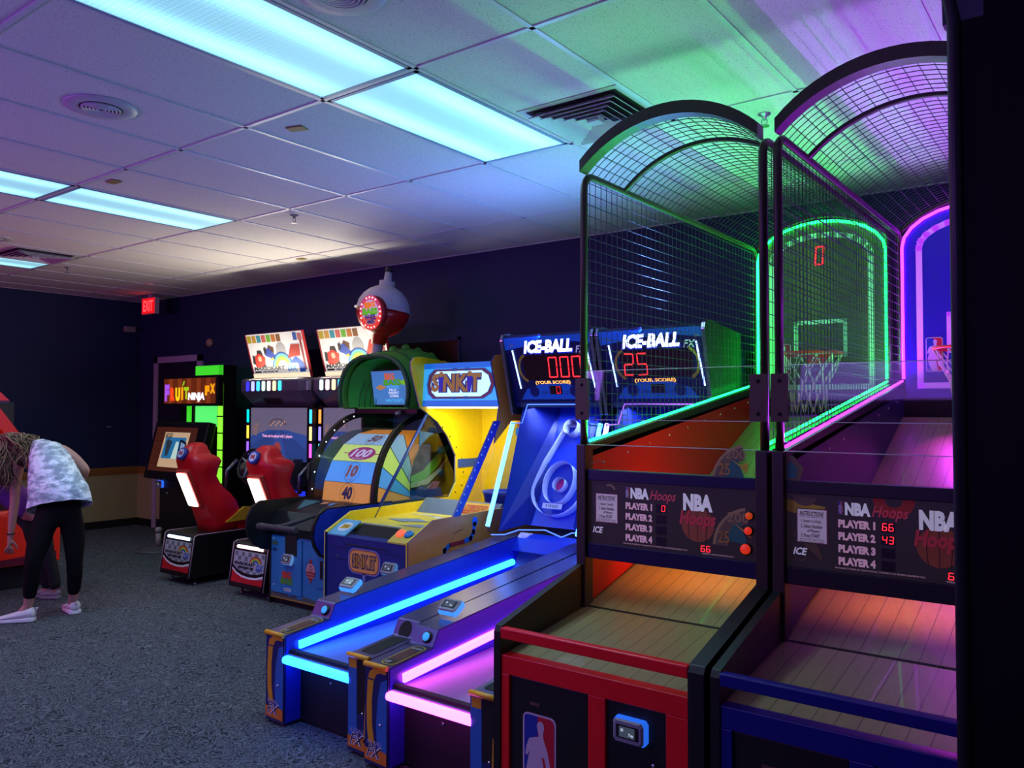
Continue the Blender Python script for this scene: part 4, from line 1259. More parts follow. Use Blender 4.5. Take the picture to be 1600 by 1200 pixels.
# sandy painted strip along the bottom
g = G(); A = Art(g, (b0, 4.1295, .05), (.82, 0, 0), (0, 0, .51), 82, 51, .0006)
A.poly([(0, 0), (82, 0), (82, 5), (60, 4), (40, 6), (20, 5), (0, 8)], mat('lake_floor', '4a5a58', .6), 1)
for k in range(7): A.line([(4 + k * 1.7, 2), (3 + k * 1.5, 9 + (k * 5) % 4)], .3, mat('reed_brown', '8a7a40', .6), 2)
A.poly([(0, 0), (82, 0), (82, 1.2), (0, 1.2)], mat('ochre_edge', '9a7a28', .6), 2)
for x_, y_ in ((22, 6), (34, 5)): A.poly([(x_, y_), (x_ + 8, y_), (x_ + 9, y_ - 1.6), (x_ + 3, y_ - 2.5)], mat('pebble_blue', '2a8ac0', .5), 3)
A.ring(49.5, 29.5, 3.4, 3.7, FBD, 1)
g.build('front_print', t)
d = G().box((b0 + .035, 4.118, .10), (b0 + .42, 4.13, .54), FB).build('ticket_door', t, bevel=.003)
g = G(); A = Art(g, (b0 + .035, 4.117, .10), (.385, 0, 0), (0, 0, .44), 38.5, 44, .0006)
A.rect(18, 31, 33, 47, BLKM, 1)
A.rect(2, 38, 8, 41, mat('olive_label', '4c6838', .5), 1); A.rect(2.5, 33, 7.5, 35.5, FBD, 1)
A.text('BIG', 15, 12.5, 26, 18, mat('bass_red', 'd04028', .5), 3, bold=.06); A.text('BASS', 13, 7.5, 28, 13, mat('bass_green', '5a9a20', .5), 3, bold=.06, shear=.1); A.text('WHEEL', 15, 5, 27, 8, mat('bass_blue', '3a8ad0', .5), 3, bold=.03); A.rect(17, 2.2, 26, 5, mat('shelf_white', 'c8dce8', .5), 2, r=1.2); A.text('PRO', 18, 2.5, 25, 4.7, mat('bass_navy', '202848', .5), 4)
for x_, y_ in ((3, 43), (4, 6)): A.circ(x_, y_, .7, .7, WHITE, 2)
g.build('door_print', d)
card_reader(d, (b0 + .265, 4.118, .375), (1, 0, 0), Vector((0, .35, .94)).normalized(), glow('reader_soft_blue2', (.18, .42, .85), .45))
g = G(); A = Art(g, (b0 + .45, 4.1285, .18), (.14, 0, 0), (0, 0, .26), 14, 26, .0006)
A.circ(7, 13, 5.4, 6.4, mat('bobber_pink', 'd89a90', .5), 2, 20, 0, 180); A.circ(7, 13, 5.2, 6.2, mat('bobber_red', '9a3a34', .5), 2, 20, 180, 360); A.rect(5.4, 19, 8.6, 22.5, mat('bobber_red', '9a3a34'), 2); A.poly([(5.4, 7), (8.6, 7), (7, 3)], mat('bobber_red', '9a3a34'), 2)
A.poly([(7, 18.4), (5.8, 16.6), (8.2, 16.6)], mat('bass_navy', '202848'), 3); A.text('TICKETS', 3.6, 14.4, 10.4, 15.8, mat('bass_navy', '202848'), 3); A.text('HERE', 4.6, 13.2, 9.4, 14.2, mat('bass_navy', '202848'), 3)
for k in range(2): A.rect(2.4, 8.4 + k * 2.3, 11.6, 8.9 + k * 2.3, mat('bobber_pink', 'd89a90'), 3)
A.ring(7, 13, 5.4, 5.8, FBD, 1)
g.build('bobber_sticker', t)
d2 = G().box((b0 + .60, 4.120, .20), (b0 + .74, 4.13, .52), FB).build('bill_door', t, bevel=.003)
G().box((b0 + .645, 4.117, .27), (b0 + .675, 4.12, .41), BLKM).build('bill_slot', d2)
# black console shelf with wings and pull handle
CONS = mat('console_black', '121418', .35)
G().prism([(4.12, .56), (4.10, .63), (4.18, .75), (4.44, .82), (5.1, .82), (5.1, .56)], b0 + .01, b1 - .01, CONS).build('console', t)
cs = G(); A = Art(cs, (b0 + .06, 4.19, .756), (.70, 0, 0), (0, .24, .063), 70, 25, .0006)
A.poly([(2, 24), (22, 24), (16, 4)], mat('teal_print', '3a7278', .5), 1); A.poly([(26, 24), (34, 24), (34, 20), (28, 18)], mat('skin_print', 'c88a68', .5), 1); A.poly([(40, 6), (60, 4), (62, 10), (44, 12)], mat('teal_print', '3a7278'), 1); A.poly([(36, 22), (44, 24), (40, 16)], mat('bass_blue', '3a8ad0'), 1)
cs.build('console_print', t)
wprof = [(4.70, .835), (4.02, .840), (3.945, .80), (3.90, .72), (3.888, .64), (3.91, .56), (3.96, .49), (4.04, .445), (4.14, .43), (4.70, .43)]
G().prism(wprof, b0, b0 + .024, CONS).build('console_wing', t, bevel=.004)
G().prism(wprof, b1 - .012, b1 + .012, CONS).build('console_wing', t, bevel=.004)
G().prism([(y + .012 if y < 4.6 else y, z + (.01 if z < .6 else -.01)) for y, z in wprof], b1 + .012, b1 + .015, mat('wing_blue', '1430a8', .35)).build('wing_side_panel', t)
hd = G()
HB = mat('rubber_grey', '34353a', .6)
hd.tube([(-4.90, 4.16, .80), (-5.02, 3.95, .725), (-5.07, 3.82, .69)], [.016, .017, .022], HB, 10)
hd.build('lever_arm', t)
hd = G(); hd.tube([(-5.30, 3.80, .685), (-5.27, 3.80, .685), (-5.10, 3.80, .690), (-5.06, 3.80, .690), (-5.02, 3.80, .690), (-4.87, 3.80, .692), (-4.84, 3.80, .692)], [.023, .028, .021, .030, .021, .026, .022], HB, 12); hd.build('lever_grip', t)
# wheel
cy, cz, R = 5.10, .80, .60
cols = ['tan', 'blue', 'lime', 'pale', 'orange', 'blue', 'lime', 'pale', 'orange', 'tan']
WC = {}
for k, h, e in (('tan', 'd09048', 0.51), ('blue', '4a90d8', 0.65), ('lime', 'b0cc6a', 0.65), ('pale', '8ab0d0', 0.51), ('orange', 'd88830', 0.42)):
    WC[k] = mat('wheel_' + k, h, .4, em=h, es=e, na=.15, ns=6)
WL = mat('wheel_line', '222a3c', .5)
wx0, wx1 = b0 + .20, b1 - .06
g = G(); N = 20
def wp(k, r=R): a = math.radians(181 - k * 360 / N); return (cy + r * math.cos(a), cz + r * math.sin(a))
for k in range(N):
    (ya, za), (yb, zb) = wp(k), wp(k + 1)
    g.poly([(wx0, ya, za), (wx1, ya, za), (wx1, yb, zb), (wx0, yb, zb)], WC[cols[k % 10]])
wh = g.build('prize_wheel', t, fix=False)
g = G()
for xx in (wx1, wx0):
    for k in range(N):
        g.poly([(xx, cy, cz), (xx, *wp(k)), (xx, *wp(k + 1))], WC[cols[k % 10]])
g.build('wheel_side', wh, fix=False)
g = G()
for k, (txt, m1_, oval) in enumerate((('40', mat('num_navy', '283a60', .5), None), ('10', mat('num_red', 'b86a60', .5), None), ('100', mat('num_pale', 'd0c8e0', .5, em='d0c8e0', es=.3, na=0), mat('oval_magenta', '9a2070', .5, em='9a2070', es=.3, na=0)), ('50', mat('num_maroon', '905860', .5), None))):
    (ya, za), (yb, zb) = wp(k), wp(k + 1)
    A = Art(g, (wx0, ya, za), (wx1 - wx0, 0, 0), (0, yb - ya, zb - za), 56, 27, .0012)
    if oval:
        A.circ(30, 13, 16, 10.5, oval, 1); A.rect(8, 12.3, 52, 13.7, oval, 1)
        A.text(txt, 19, 7, 41, 20, m1_, 2, bold=.04, shear=.25); A.text('TICKETS', 22, 4, 36, 6.2, m1_, 2)
    else:
        A.ring(30, 13.5, 8.6, 8.9, WL, 1, asp=1.45); A.text(txt, 24, 7, 36, 23, m1_, 2, bold=.05, shear=.1); A.text('TICKETS', 25.5, 3, 34.5, 5.6, m1_, 2)
    A.line([(0, 0), (56, 0)], .5, WL, 3)
for k in range(N):
    y_, z_ = wp(k)
    g.tube([(wx1 + .002, cy, cz), (wx1 + .002, y_, z_)], .003, WL, 4)
g.build('wheel_numbers', wh)
# reflection of the wheel in the left inner wall, painted as dim wedges
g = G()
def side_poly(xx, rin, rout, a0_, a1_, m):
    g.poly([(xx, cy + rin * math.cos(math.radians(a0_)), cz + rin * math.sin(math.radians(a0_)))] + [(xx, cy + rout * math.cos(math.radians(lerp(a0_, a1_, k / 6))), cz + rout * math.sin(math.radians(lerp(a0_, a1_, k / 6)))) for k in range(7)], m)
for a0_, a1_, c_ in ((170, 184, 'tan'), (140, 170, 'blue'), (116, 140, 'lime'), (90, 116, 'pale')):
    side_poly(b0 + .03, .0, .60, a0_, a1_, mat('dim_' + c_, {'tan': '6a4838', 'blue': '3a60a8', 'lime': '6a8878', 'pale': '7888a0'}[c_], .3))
g.build('painted_wheel_reflection', t, fix=False)
# dome
ry_, rz_ = .62, .735
dome = [(5.12 + ry_ * math.cos(math.radians(q)), .822 + rz_ * math.sin(math.radians(q))) for q in range(180, 88, -6)]
g = G()
g.add([(b0 + .02, y, z) for y, z in dome] + [(b1 - .02, y, z) for y, z in dome], [(i, i + 1, len(dome) + i + 1, len(dome) + i) for i in range(len(dome) - 1)], SMOKE, True)
g.build('glass_dome', t)
for xx in (b0, b1 - .035):
    g = G()
    n = len(dome)
    inn = [(5.12 + (ry_ - .05) * math.cos(math.radians(q)), .822 + (rz_ - .05) * math.sin(math.radians(q))) for q in range(180, 88, -6)]
    P = [(x_, y, z) for x_ in (xx, xx + .035) for ring in (dome, inn) for y, z in ring]
    fs = []
    for i in range(n - 1):
        fs += [(i, i + 1, n + i + 1, n + i), (2 * n + i, 3 * n + i, 3 * n + i + 1, 2 * n + i + 1), (i, 2 * n + i, 2 * n + i + 1, i + 1), (n + i, n + i + 1, 3 * n + i + 1, 3 * n + i)]
    fs += [(0, n, 3 * n, 2 * n), (n - 1, 3 * n - 1, 4 * n - 1, 2 * n - 1)]
    g.add(P, fs, mat('band_black', '16161a', .4)); bd = g.build('dome_band', t)
    for k in range(1, n - 1, 2): G().ell((xx + (.037 if xx < -5.3 else -.002), 5.12 + (ry_ - .025) * math.cos(math.radians(180 - k * 6)), .822 + (rz_ - .025) * math.sin(math.radians(180 - k * 6))), (.004, .007, .007), glow('dome_led', (.8, .9, 1), 2.0), 8, 6).build('band_light', bd)
G().prism([(5.12 - .57 * math.cos(math.radians(q)), .822 + .68 * math.sin(math.radians(q))) for q in range(0, 96, 8)] + [(5.12, .822)], b1 - .004, b1 - .001, SMOKE).build('side_glass', t)
sdp = G().prism([(4.93, .83), (4.93, 1.02), (4.98, 1.16), (5.06, 1.28), (5.18, 1.36), (5.66, 1.42), (5.66, .83)], b1 - .008, b1, mat('side_olive', '3c3a24', .4)).build('side_art_panel', t)
g = G(); A = Art(g, (b1, 4.9, .82), (0, .8, 0), (0, 0, .6), 80, 60, .001)
A.poly([(3, 14), (20, 16), (36, 26), (52, 42), (50, 46), (34, 36), (18, 24), (3, 20)], mat('swoosh_green', '6ab83c', .45), 1); A.poly([(3, 10), (24, 12), (40, 22), (50, 34), (36, 24), (20, 16), (3, 14)], mat('swoosh_white', 'b8c4b0', .45), 1)
A.poly([(3, 0), (44, 0), (40, 8), (30, 10), (24, 7), (16, 11), (8, 8), (3, 9)], mat('wave_blue', '2050c0', .45), 2); A.poly([(22, 8), (30, 14), (40, 13), (34, 7)], mat('fin_pink', 'b878a8', .45), 3); A.line([(3, 9.5), (8, 8.5), (16, 11.5), (24, 7.5), (30, 10.5)], .8, BLK, 4)
g.build('side_print', sdp)
G().box((b0 + .03, 5.5, .56), (b1 - .03, 5.70, 1.55), mat('bass_back_panel', '203a5c', .5)).build('rear_panel', t)
G().box((b0 + .02, 5.02, 1.545), (b1 - .02, 5.70, 1.585), CONS).build('top_shelf', t)
G().lathe([(.028, 0), (.026, .02)], (-4.98, 4.98, 1.545), GREYP, 14, ax=(0, -.4, 1)).build('shelf_knob', t)
# fish head canopy
FG = mat('bass_skin', '5cb040', .45, ns=10, na=.2)
FGD = mat('bass_lip', '2a6034', .45)
FGI = mat('bass_mouth', '34b430', .45)
def headring(y, sx, zt, zb, dx=0):
    c = -5.19 + dx
    pts = []
    for k in range(17):
        a = math.radians(lerp(200, -20, k / 16))
        x_ = c + sx * math.copysign(abs(math.cos(a)) ** .75, math.cos(a))
        z_ = lerp(zb, zt, .28 + .72 * math.sin(a)) if math.sin(a) >= 0 else lerp(zb, zt, .28 + .28 * math.sin(a) / math.sin(math.radians(20)))
        pts.append((x_, y, z_))
    return pts
secs = [(4.88, .425, 2.045, 1.60), (4.92, .44, 2.075, 1.585), (5.02, .43, 2.10, 1.585), (5.09, .40, 2.12, 1.585, .03), (5.16, .30, 2.13, 1.585, .11), (5.35, .29, 2.10, 1.585, .13), (5.52, .26, 2.02, 1.585, .15), (5.68, .20, 1.90, 1.585, .17)]
g = G(); vs = []; fs = []
for s_ in secs: vs += headring(*s_)
for i in range(len(secs) - 1):
    for k in range(16): fs.append((i * 17 + k, i * 17 + k + 1, (i + 1) * 17 + k + 1, (i + 1) * 17 + k))
g.add(vs, fs, FG, True)
hd = g.build('fish_head', t); m_ = hd.modifiers.new('shell', 'SOLIDIFY'); m_.thickness = .02
lp = headring(4.875, .43, 2.05, 1.60)
g = G(); g.tube(lp, .022, FGD, 8); g.build('fish_lip', hd)
g = G()
vs = headring(4.95, .405, 2.03, 1.60) + headring(5.24, .25, 2.0, 1.60, .10)
g.add(vs, [(k, k + 1, 17 + k + 1, 17 + k) for k in range(16)], FGI, True); g.build('mouth_lining', hd)
G().poly([(p[0], 5.34, p[2]) for p in headring(5.25, .26, 2.02, 1.60, .10)], mat('throat_dark', '14301c', .6)).build('throat', hd, fix=False)
g = G()
for k, (y_, z_) in enumerate(((5.06, 2.11), (5.18, 2.13), (5.30, 2.11), (5.43, 2.07), (5.56, 2.0))):
    g.ell((-5.16 + (y_ - 5.06) * .3 + .03, y_, z_ - .01), (.035, .05, .045), FG, 12, 8)
g.build('dorsal_ridge', hd)
g = G(); g.tube([(p[0], p[1] + .16, p[2] + .022) for p in headring(4.85, .437, 2.075, 1.60)][1:16], .006, FGD, 6); g.build('gill_line', hd)
G().box((-5.46, 4.95, 1.588), (-4.84, 5.25, 1.60), FGI).build('mouth_floor', hd)
g = G()
for k in range(5):
    g.tube([(-5.50 + k * .035, 5.0 + k * .035, 1.60), (-5.51 + k * .04, 5.02 + k * .03, 1.72), (-5.48 + k * .045, 5.06 + k * .03, 1.86)], .004, FGD, 5)
    g.tube([(-4.86 - k * .035, 5.0 + k * .035, 1.60), (-4.85 - k * .04, 5.02 + k * .03, 1.72), (-4.88 - k * .045, 5.06 + k * .03, 1.86)], .004, FGD, 5)
g.build('mouth_ribs', hd)
# screen in the mouth
o = Vector((-5.42, 5.12, 1.625)); u = Vector((.50, 0, 0)); v = Vector((0, -.05, .30))
g = G(); g.obox(o - Vector((.012, -.002, .012)), u + Vector((.024, 0, 0)), v * 1.08, Vector((0, .02, 0)), BLK); scn = g.build('screen', t)
g = G(); A = Art(g, o, u, v, 50, 30, -.0012)
A = Art(g, o + Vector((0, -.004, 0)), u, v, 50, 30, .0009)
def S_(n, h, e): return mat('screen_' + n, h, .3, em=h, es=e, na=0)
A.rect(0, 0, 50, 30, S_('blue', '4c8ac8', .55), 1)
A.text('BIG', 17, 22, 29, 28, S_('orange', 'd05820', .8), 3, bold=.05); A.text('BASS', 15, 17, 37, 22.5, S_('green', '4a9a18', .8), 3, bold=.05, shear=.1)
A.poly([(34, 20), (40, 22), (47, 19), (40, 17)], S_('lime', '7ab828', .7), 2); A.poly([(4, 15), (10, 18), (18, 15.5), (10, 13)], S_('brown', 'b88048', .7), 2)
A.text('WHEEL', 18, 14.4, 34, 17, S_('cyan', '58c0f0', .8), 3); A.text('PRO', 21, 12, 30, 14, S_('white', 'f0f0f8', .9), 3)
A.text('INSERT', 20, 9.5, 33, 11.6, S_('white', 'f0f0f8', .9), 3); A.text('COINS', 21, 6.6, 32, 8.8, S_('white', 'f0f0f8', .9), 3); A.text('WIN TICKETS', 15, 2.4, 37, 5, S_('cyan', '58c0f0', .8), 3)
g.build('screen_face', scn)
# bobber
bc = Vector((-5.25, 5.05, 2.468)); tilt = Matrix.Rotation(math.radians(6), 3, 'Y') @ Matrix.Rotation(math.radians(-5), 3, 'X')
ax = tilt @ Vector((0, 0, 1))
BW, BR = mat('bobber_white', 'b8b4c0', .35), mat('bobber_shell_red', 'b00c14', .3)
g = G(); g.lathe([(.065, -.31), (.065, -.235), (.10, -.222), (.155, -.185), (.20, -.13), (.232, -.06), (.238, -.005)], bc, BR, 32, ax); bb = g.build('bobber_lower', t)
g = G(); g.lathe([(.258, -.006), (.258, .004), (.238, .012), (.228, .07), (.195, .13), (.145, .18), (.085, .212), (.07, .215), (.07, .262), (.036, .267), (.032, .345)], bc, BW, 32, ax); g.build('bobber_upper', bb)
g = G(); g.lathe([(.034, .345), (.034, .385)], bc, BLK, 16, ax); g.build('bobber_tip', bb)
G().tube([bc - ax * .42, bc - ax * .29], .045, mat('bobber_post', '9aa8a8', .4), 14).build('bobber_post', t)
o = Vector((-5.275, 4.80, 2.26)); g = G()
A = Art(g, o, Vector((.29, -.0, 0)), Vector((0, -.03, .31)), 40, 44, .001)
g.lathe([(.145, -.06), (.145, -.002)], A.P(20, 22, 0), mat('badge_edge', 'a01820', .4), 28, ax=A.n); 
bdg = g
def Q_(n, h, e): return mat('badge_' + n, h, .4, em=h, es=e, na=0)
A.circ(20, 22, 19, 21, Q_('rose', 'd84868', .45), 1); A.circ(20, 22, 19, 21, Q_('orange2', 'e8402c', .6), 2, 24, 180, 360); A.circ(20, 22, 14.2, 15.6, Q_('lilac', 'c8a8d0', .55), 3); A.circ(20, 22, 14.2, 15.6, Q_('orange3', 'e86838', .6), 4, 24, 200, 340)
A.text('BIG', 11, 27, 29, 35, Q_('orange', 'e07818', .7), 6, bold=.08); A.text('BASS', 7, 19, 33, 27.5, Q_('green', '58b010', .7), 6, bold=.08); A.text('WHEEL', 10, 13, 30, 19.5, Q_('blue', '2888e8', .75), 6, bold=.05); A.rect(13, 8, 27, 13, Q_('white', 'e8e8f0', .8), 5, r=2); A.text('PRO', 15, 8.8, 25, 12.4, mat('bass_navy', '202848'), 6, bold=.04)
g.build('bobber_badge', bb)
for k in range(20):
    q = 2 * math.pi * k / 20
    if k % 5 != 2:
        G().ell(A.P(20 + 16.8 * math.cos(q), 22 + 18.4 * math.sin(q), 3), (.008, .006, .008), glow('badge_bulb', (1.0, .35, .35), 3.0), 8, 6).build('badge_bulb', bb)
# ------------------------------------------------------------------ kart racing games
KRED = mat('seat_red', 'd00e1c', .38)
KCAN = mat('canopy_mauve', '6a6070', .3, .3)
KBLK = mat('kart_black', '0c0a0e', .45)


def kart(dx, dy, label, lb_col, first, sh=0.0, xr=.50):
    OFF[0] = Vector((dx, dy, 0))
    xc = -6.86
    t = thing('kart_racing_game', label, 'kart racing game', (xc + dx, 4.05 + dy, 0), 'kart racing games')
    # seat base
    x0, x1 = -7.125, -6.635
    pf = [(4.045, .07), (4.095, .43), (4.12, .445), (5.10, .445), (5.10, .07)]
    b = G().prism(pf, x0, x1, KBLK, edge=KBLK).build('seat_base', t, bevel=.006)
    for xx in (x0 + .004, x1 - .004):
        G().tube([(xx, 4.04, .07), (xx, 4.09, .432), (xx, 4.118, .447), (xx, 5.0, .447)], .006, mat('pinkish_trim', '9a8490', .35), 6).build('edge_trim', b)
    for xx in (x0 + .06, x1 - .06):
        for yy in (4.14, 4.98):
            G().lathe([(.018, 0), (.018, .012), (.008, .014), (.008, .075)], (xx, yy, 0), STEEL, 12).build('levelling_foot', b)
    n = Vector((0, -.36, .05)).normalized()
    g = G(); A = Art(g, Vector((x0 + .03, 4.0435, .085)), Vector((x1 - x0 - .06, 0, 0)), Vector((0, .0465, .335)), 43, 34, .0009)
    A.rect(0, 0, 43, 34, KBLK, 1)
    WH = mat('plate_silver', 'a8acb4', .5); GC = mat('checker_grey', '6c7078', .5); RD = mat('plate_red_print', 'c01020', .5)
    A.rect(0, 6, 43, 29.5, WH, 2)
    for r in range(5):
        for c in range(9):
            if (r + c) % 2 == 0 and r != 2: A.rect(1.5 + c * 4.6, 10 + r * 3.8, 1.5 + c * 4.6 + 4.2, 10 + r * 3.8 + 3.6, GC, 3)
    A.poly([(0, 3), (43, 3), (43, 9), (34, 7.5), (24, 7.4), (10, 9), (0, 13)], RD, 4)
    def band(y0_, h, m, l): A.poly([(0, 15 + y0_), (6, 11.6 + y0_), (14, 9.4 + y0_), (24, 8.6 + y0_), (34, 9.2 + y0_), (43, 11.5 + y0_), (43, 11.5 + y0_ + h), (34, 9.2 + y0_ + h), (24, 8.6 + y0_ + h), (14, 9.4 + y0_ + h), (6, 11.6 + y0_ + h), (0, 15 + y0_ + h)], m, l)
    band(-1.6, 1.6, WHITE, 5); band(0, 2.6, KBLK, 5)
    A.poly([(0, 0), (43, 0), (43, 3), (0, 3)], KBLK, 5)
    for k, h in enumerate(('b03038', 'd88030', 'd8c830', '4aa050', '3060b8')):
        A.ring(31, 17, 8.6 - k * .95, 9.5 - k * .95, mat('rainbow_%d_print' % k, h, .5), 5, 18, 10, 165)
    A.rect(2, 16.6, 42, 20.8, mat('plate_silver', 'a8acb4'), 6)
    A.text('MARIOKART', 2.5, 17.6, 31, 20.6, BLK, 7, bold=.05, shear=.2); A.text('ARCADE GP', 8, 15, 29, 17, BLK, 7, bold=.05, shear=.2); A.text('DX', 33, 15, 42, 20.4, mat('dx_blue', '3a60b8', .5), 7, bold=.06, shear=.2)
    g.build('front_print', b)
    G().tube([Vector((x0 + .07, 4.087, .408)), Vector((x1 - .07, 4.087, .408))], .014, lb_col, 8).build('light_bar', b)
    # bucket seat: stacked rounded sections (z, y rear, y front, half width)
    sec = [(.445, 4.31, 4.60, .165), (.52, 4.29, 4.62, .18), (.62, 4.255, 4.61, .19), (.72, 4.215, 4.57, .19), (.80, 4.18, 4.50, .175), (.88, 4.15, 4.41, .165), (.96, 4.125, 4.36, .165), (1.03, 4.10, 4.37, .185), (1.10, 4.085, 4.40, .195), (1.135, 4.08, 4.38, .18), (1.165, 4.09, 4.32, .135), (1.20, 4.11, 4.30, .11), (1.245, 4.145, 4.285, .09), (1.27, 4.18, 4.26, .05)]
    g = G(); vs = []; K = 20
    for z, ya, yb, hw in sec:
        for k in range(K):
            a = 2 * math.pi * k / K
            ca, sa = math.cos(a), math.sin(a)
            vs.append((xc + .03 + hw * math.copysign(abs(ca) ** .5, ca), (ya + yb) / 2 + (yb - ya) / 2 * math.copysign(abs(sa) ** .6, sa), z))
    m_ = len(sec)
    g.add(vs, [(i * K + k, i * K + (k + 1) % K, (i + 1) * K + (k + 1) % K, (i + 1) * K + k) for i in range(m_ - 1) for k in range(K)] + [list(range(K))[::-1], [(m_ - 1) * K + k for k in range(K)]], KRED, True)
    s = g.build('seat_back', t)
    G().prism([(4.55, .447), (4.60, .60), (4.80, .575), (4.95, .50), (4.95, .447)], xc - .22, xc + .20, KRED).build('seat_cushion', t, bevel=.02, seg=3)
    G().prism([(4.40, .53), (4.60, .66), (4.82, .64), (4.70, .54)], xc + .20, xc + .232, mat('seat_gold', 'c09820', .4)).build('seat_bolster', t, bevel=.01)
    up = Vector((0, -.135, .31)).normalized()
    # glowing back window
    o = Vector((xc - .055, 4.225, .685)); u = Vector((.165, 0, 0)); v = Vector((0, -.133, .31))
    g = G(); g.obox(o + Vector((-.015, -.016, -.01)), u + Vector((.03, 0, 0)), v * 1.10, Vector((0, .05, .02)), mat('window_bezel', 'b83028', .35)); bz_ = g.build('lamp_bezel', s, bevel=.01)
    g = G(); A = Art(g, o + Vector((0, -.0275, 0)), u, v, 16, 33, .0012)
    A.rect(0, 0, 16, 33, glow('seat_lamp', (1.0, .74, .62), 4.5), 1, r=2)
    for p in ((8, 22, 9.5, 20.5), (7, 16, 8, 14.4), (9, 10, 10.4, 8.8), (6.5, 6, 7.5, 5)): A.line([(p[0], p[1]), (p[2], p[3])], .5, mat('lamp_mark', 'a08888', .5), 3)
    g.build('lamp_window', s)
    # round letter badge
    c = Vector((xc + .03, 4.072, 1.175)); nn = Vector((.06, -.88, .40)).normalized()
    uu = Vector((0, 0, 1)).cross(nn).normalized(); vv = nn.cross(uu)
    g = G(); g.lathe([(.058, -.02), (.058, .008), (.050, .012)], c, mat('badge_ring_blue', '1c3a94', .4), 24, ax=nn)
    A = Art(g, c - uu * .05 - vv * .05 + nn * .0125, uu * .1, vv * .1, 100, 100, .0008)
    A.circ(50, 50, 42, 42, mat('badge_sky', 'b8c8e0', .4), 1); A.text('M', 26, 30, 74, 70, mat('badge_m_red', 'b01828', .4), 2, bold=.05)
    g.build('round_badge', s)
    # screen cabinet
    cx = -6.83 + sh
    G().box((cx - .50, 5.17, .0), (cx + xr, 5.70, 1.60), KBLK).build('screen_cabinet', t)
    sc_ = G().box((cx - .475, 5.12, 1.03), (cx + min(xr, .475), 5.17, 1.605), KBLK).build('screen_surround', t)
    g = G(); sw = min(.91, xr - .02 + .455)
    A = Art(g, (cx - .455, 5.118, 1.06), (sw, 0, 0), (0, 0, .535), 91, 53.5, .0008)
    def S_(n_, h, e): return mat('kart_screen_' + n_, h, .25, em=h, es=e, na=0)
    A.rect(0, 0, 91, 53.5, S_('mist', '7a7688', .42), 1)
    A.poly([(0, 0), (91, 0), (91, 26), (60, 31), (30, 31), (0, 24)], S_('track', '3a5aa0', .42), 2)
    A.poly([(0, 0), (30, 0), (44, 31), (38, 31), (0, 14)], S_('track_dark', '34508f', .40), 3); A.poly([(62, 0), (91, 0), (91, 12), (52, 31), (48, 31)], S_('track_dark', '34508f', .40), 3)
    A.ring(45, 36, 10, 14, S_('dusk', '6a5c66', .42), 3, 20, 0, 180, asp=.5)
    for k in range(9): A.circ(34 + k * 2.8, 36 + (k % 3) * 1.8, .8, .9, S_('sparks', 'd8a878', .7), 4)
    A.poly([(4, 34), (9, 38), (15, 37), (12, 33), (10, 24), (6, 26)], S_('rock', '9a8078', .4), 3)
    A.circ(45, 12, 6, 7, S_('red_kart', 'a04848', .5), 4); A.rect(38, 3, 52, 10, S_('dark_kart', '283868', .4), 4, r=2)
    A.text('There can be played with 2 players', 20, 22.5, 69, 26.5, S_('caption', 'e8a8c8', .9), 5, bold=.03)
    g.build('screen_picture', sc_)
    # colour light columns each side
    for xx, hues in ((cx - .515, ((.0, .55, .55), (.9, .55, .05), (.25, .1, 1.0))), (cx + .505, ((.05, .55, 1.0), (1.0, .75, .25), (.8, .1, .9)))):
        if xx > cx and not first: continue
        if not first: hues = ((1.0, .3, .05), (.25, .2, 1.0), (.05, .6, .7)) if xx < cx else hues
        g = G(); g.box((xx - .022, 5.125, .95), (xx + .022, 5.20, 1.62), KBLK); col = g.build('light_column', t)
        for k, h in enumerate(hues):
            z1 = 1.578 - k * .168
            G().box((xx - .016, 5.119, z1 - .135), (xx + .016, 5.126, z1), glow('column_light_%d%d%d' % tuple(int(q * 99) for q in h), h, 1.7)).build('column_light', col)
    # canopy with colour windows
    cp = [(5.0, 1.76), (5.0, 1.875), (5.06, 1.90), (5.55, 1.90), (5.55, 1.60), (5.17, 1.605)]
    ca = G().prism(cp, cx - .46, cx + min(xr, .46), KCAN).build('canopy', t, bevel=.012)
    for s_ in ((-1, 1) if first else (-1,)):
        g = G(); xa = cx + s_ * .46
        P = [(xa, 5.0, 1.76), (xa, 5.0, 1.875), (xa, 5.2, 1.90), (xa, 5.3, 1.62), (xa, 5.17, 1.605)]
        Q2 = [(cx + s_ * .53, 5.09, 1.77), (cx + s_ * .53, 5.09, 1.87), (cx + s_ * .53, 5.25, 1.885), (cx + s_ * .53, 5.3, 1.70), (cx + s_ * .50, 5.2, 1.66)]
        g.add(P + Q2, [(k, (k + 1) % 5, 5 + (k + 1) % 5, 5 + k) for k in range(5)] + [(0, 1, 2, 3, 4), (9, 8, 7, 6, 5)], KCAN); g.build('canopy_wing', ca)
        G().box((cx + s_ * .522 - .012, 5.06, 1.77), (cx + s_ * .522 + .012, 5.10, 1.86), mat('wing_lamp', 'a0a0b0', .3)).build('wing_cap', ca)
    for k in range(7):
        h = [(.03, .03, .9), (.35, .40, 1.0), (.05, .55, 1.0), (.5, .9, .6), (1.0, .75, .65), (.9, .85, .35), (.05, .6, 1.0)][k if first else (k + 3) % 7]
        xx = cx - .375 + k * .088
        if xx + .06 > cx + xr: continue
        g = G(); A = Art(g, (xx, 4.9985, 1.765), (.055, 0, 0), (0, 0, .10), 10, 18, .002)
        A.rect(0, 0, 10, 18, glow('canopy_window_%d%d%d' % tuple(int(q * 99) for q in h), h, 1.8), 1, r=3)
        g.build('canopy_window', ca)
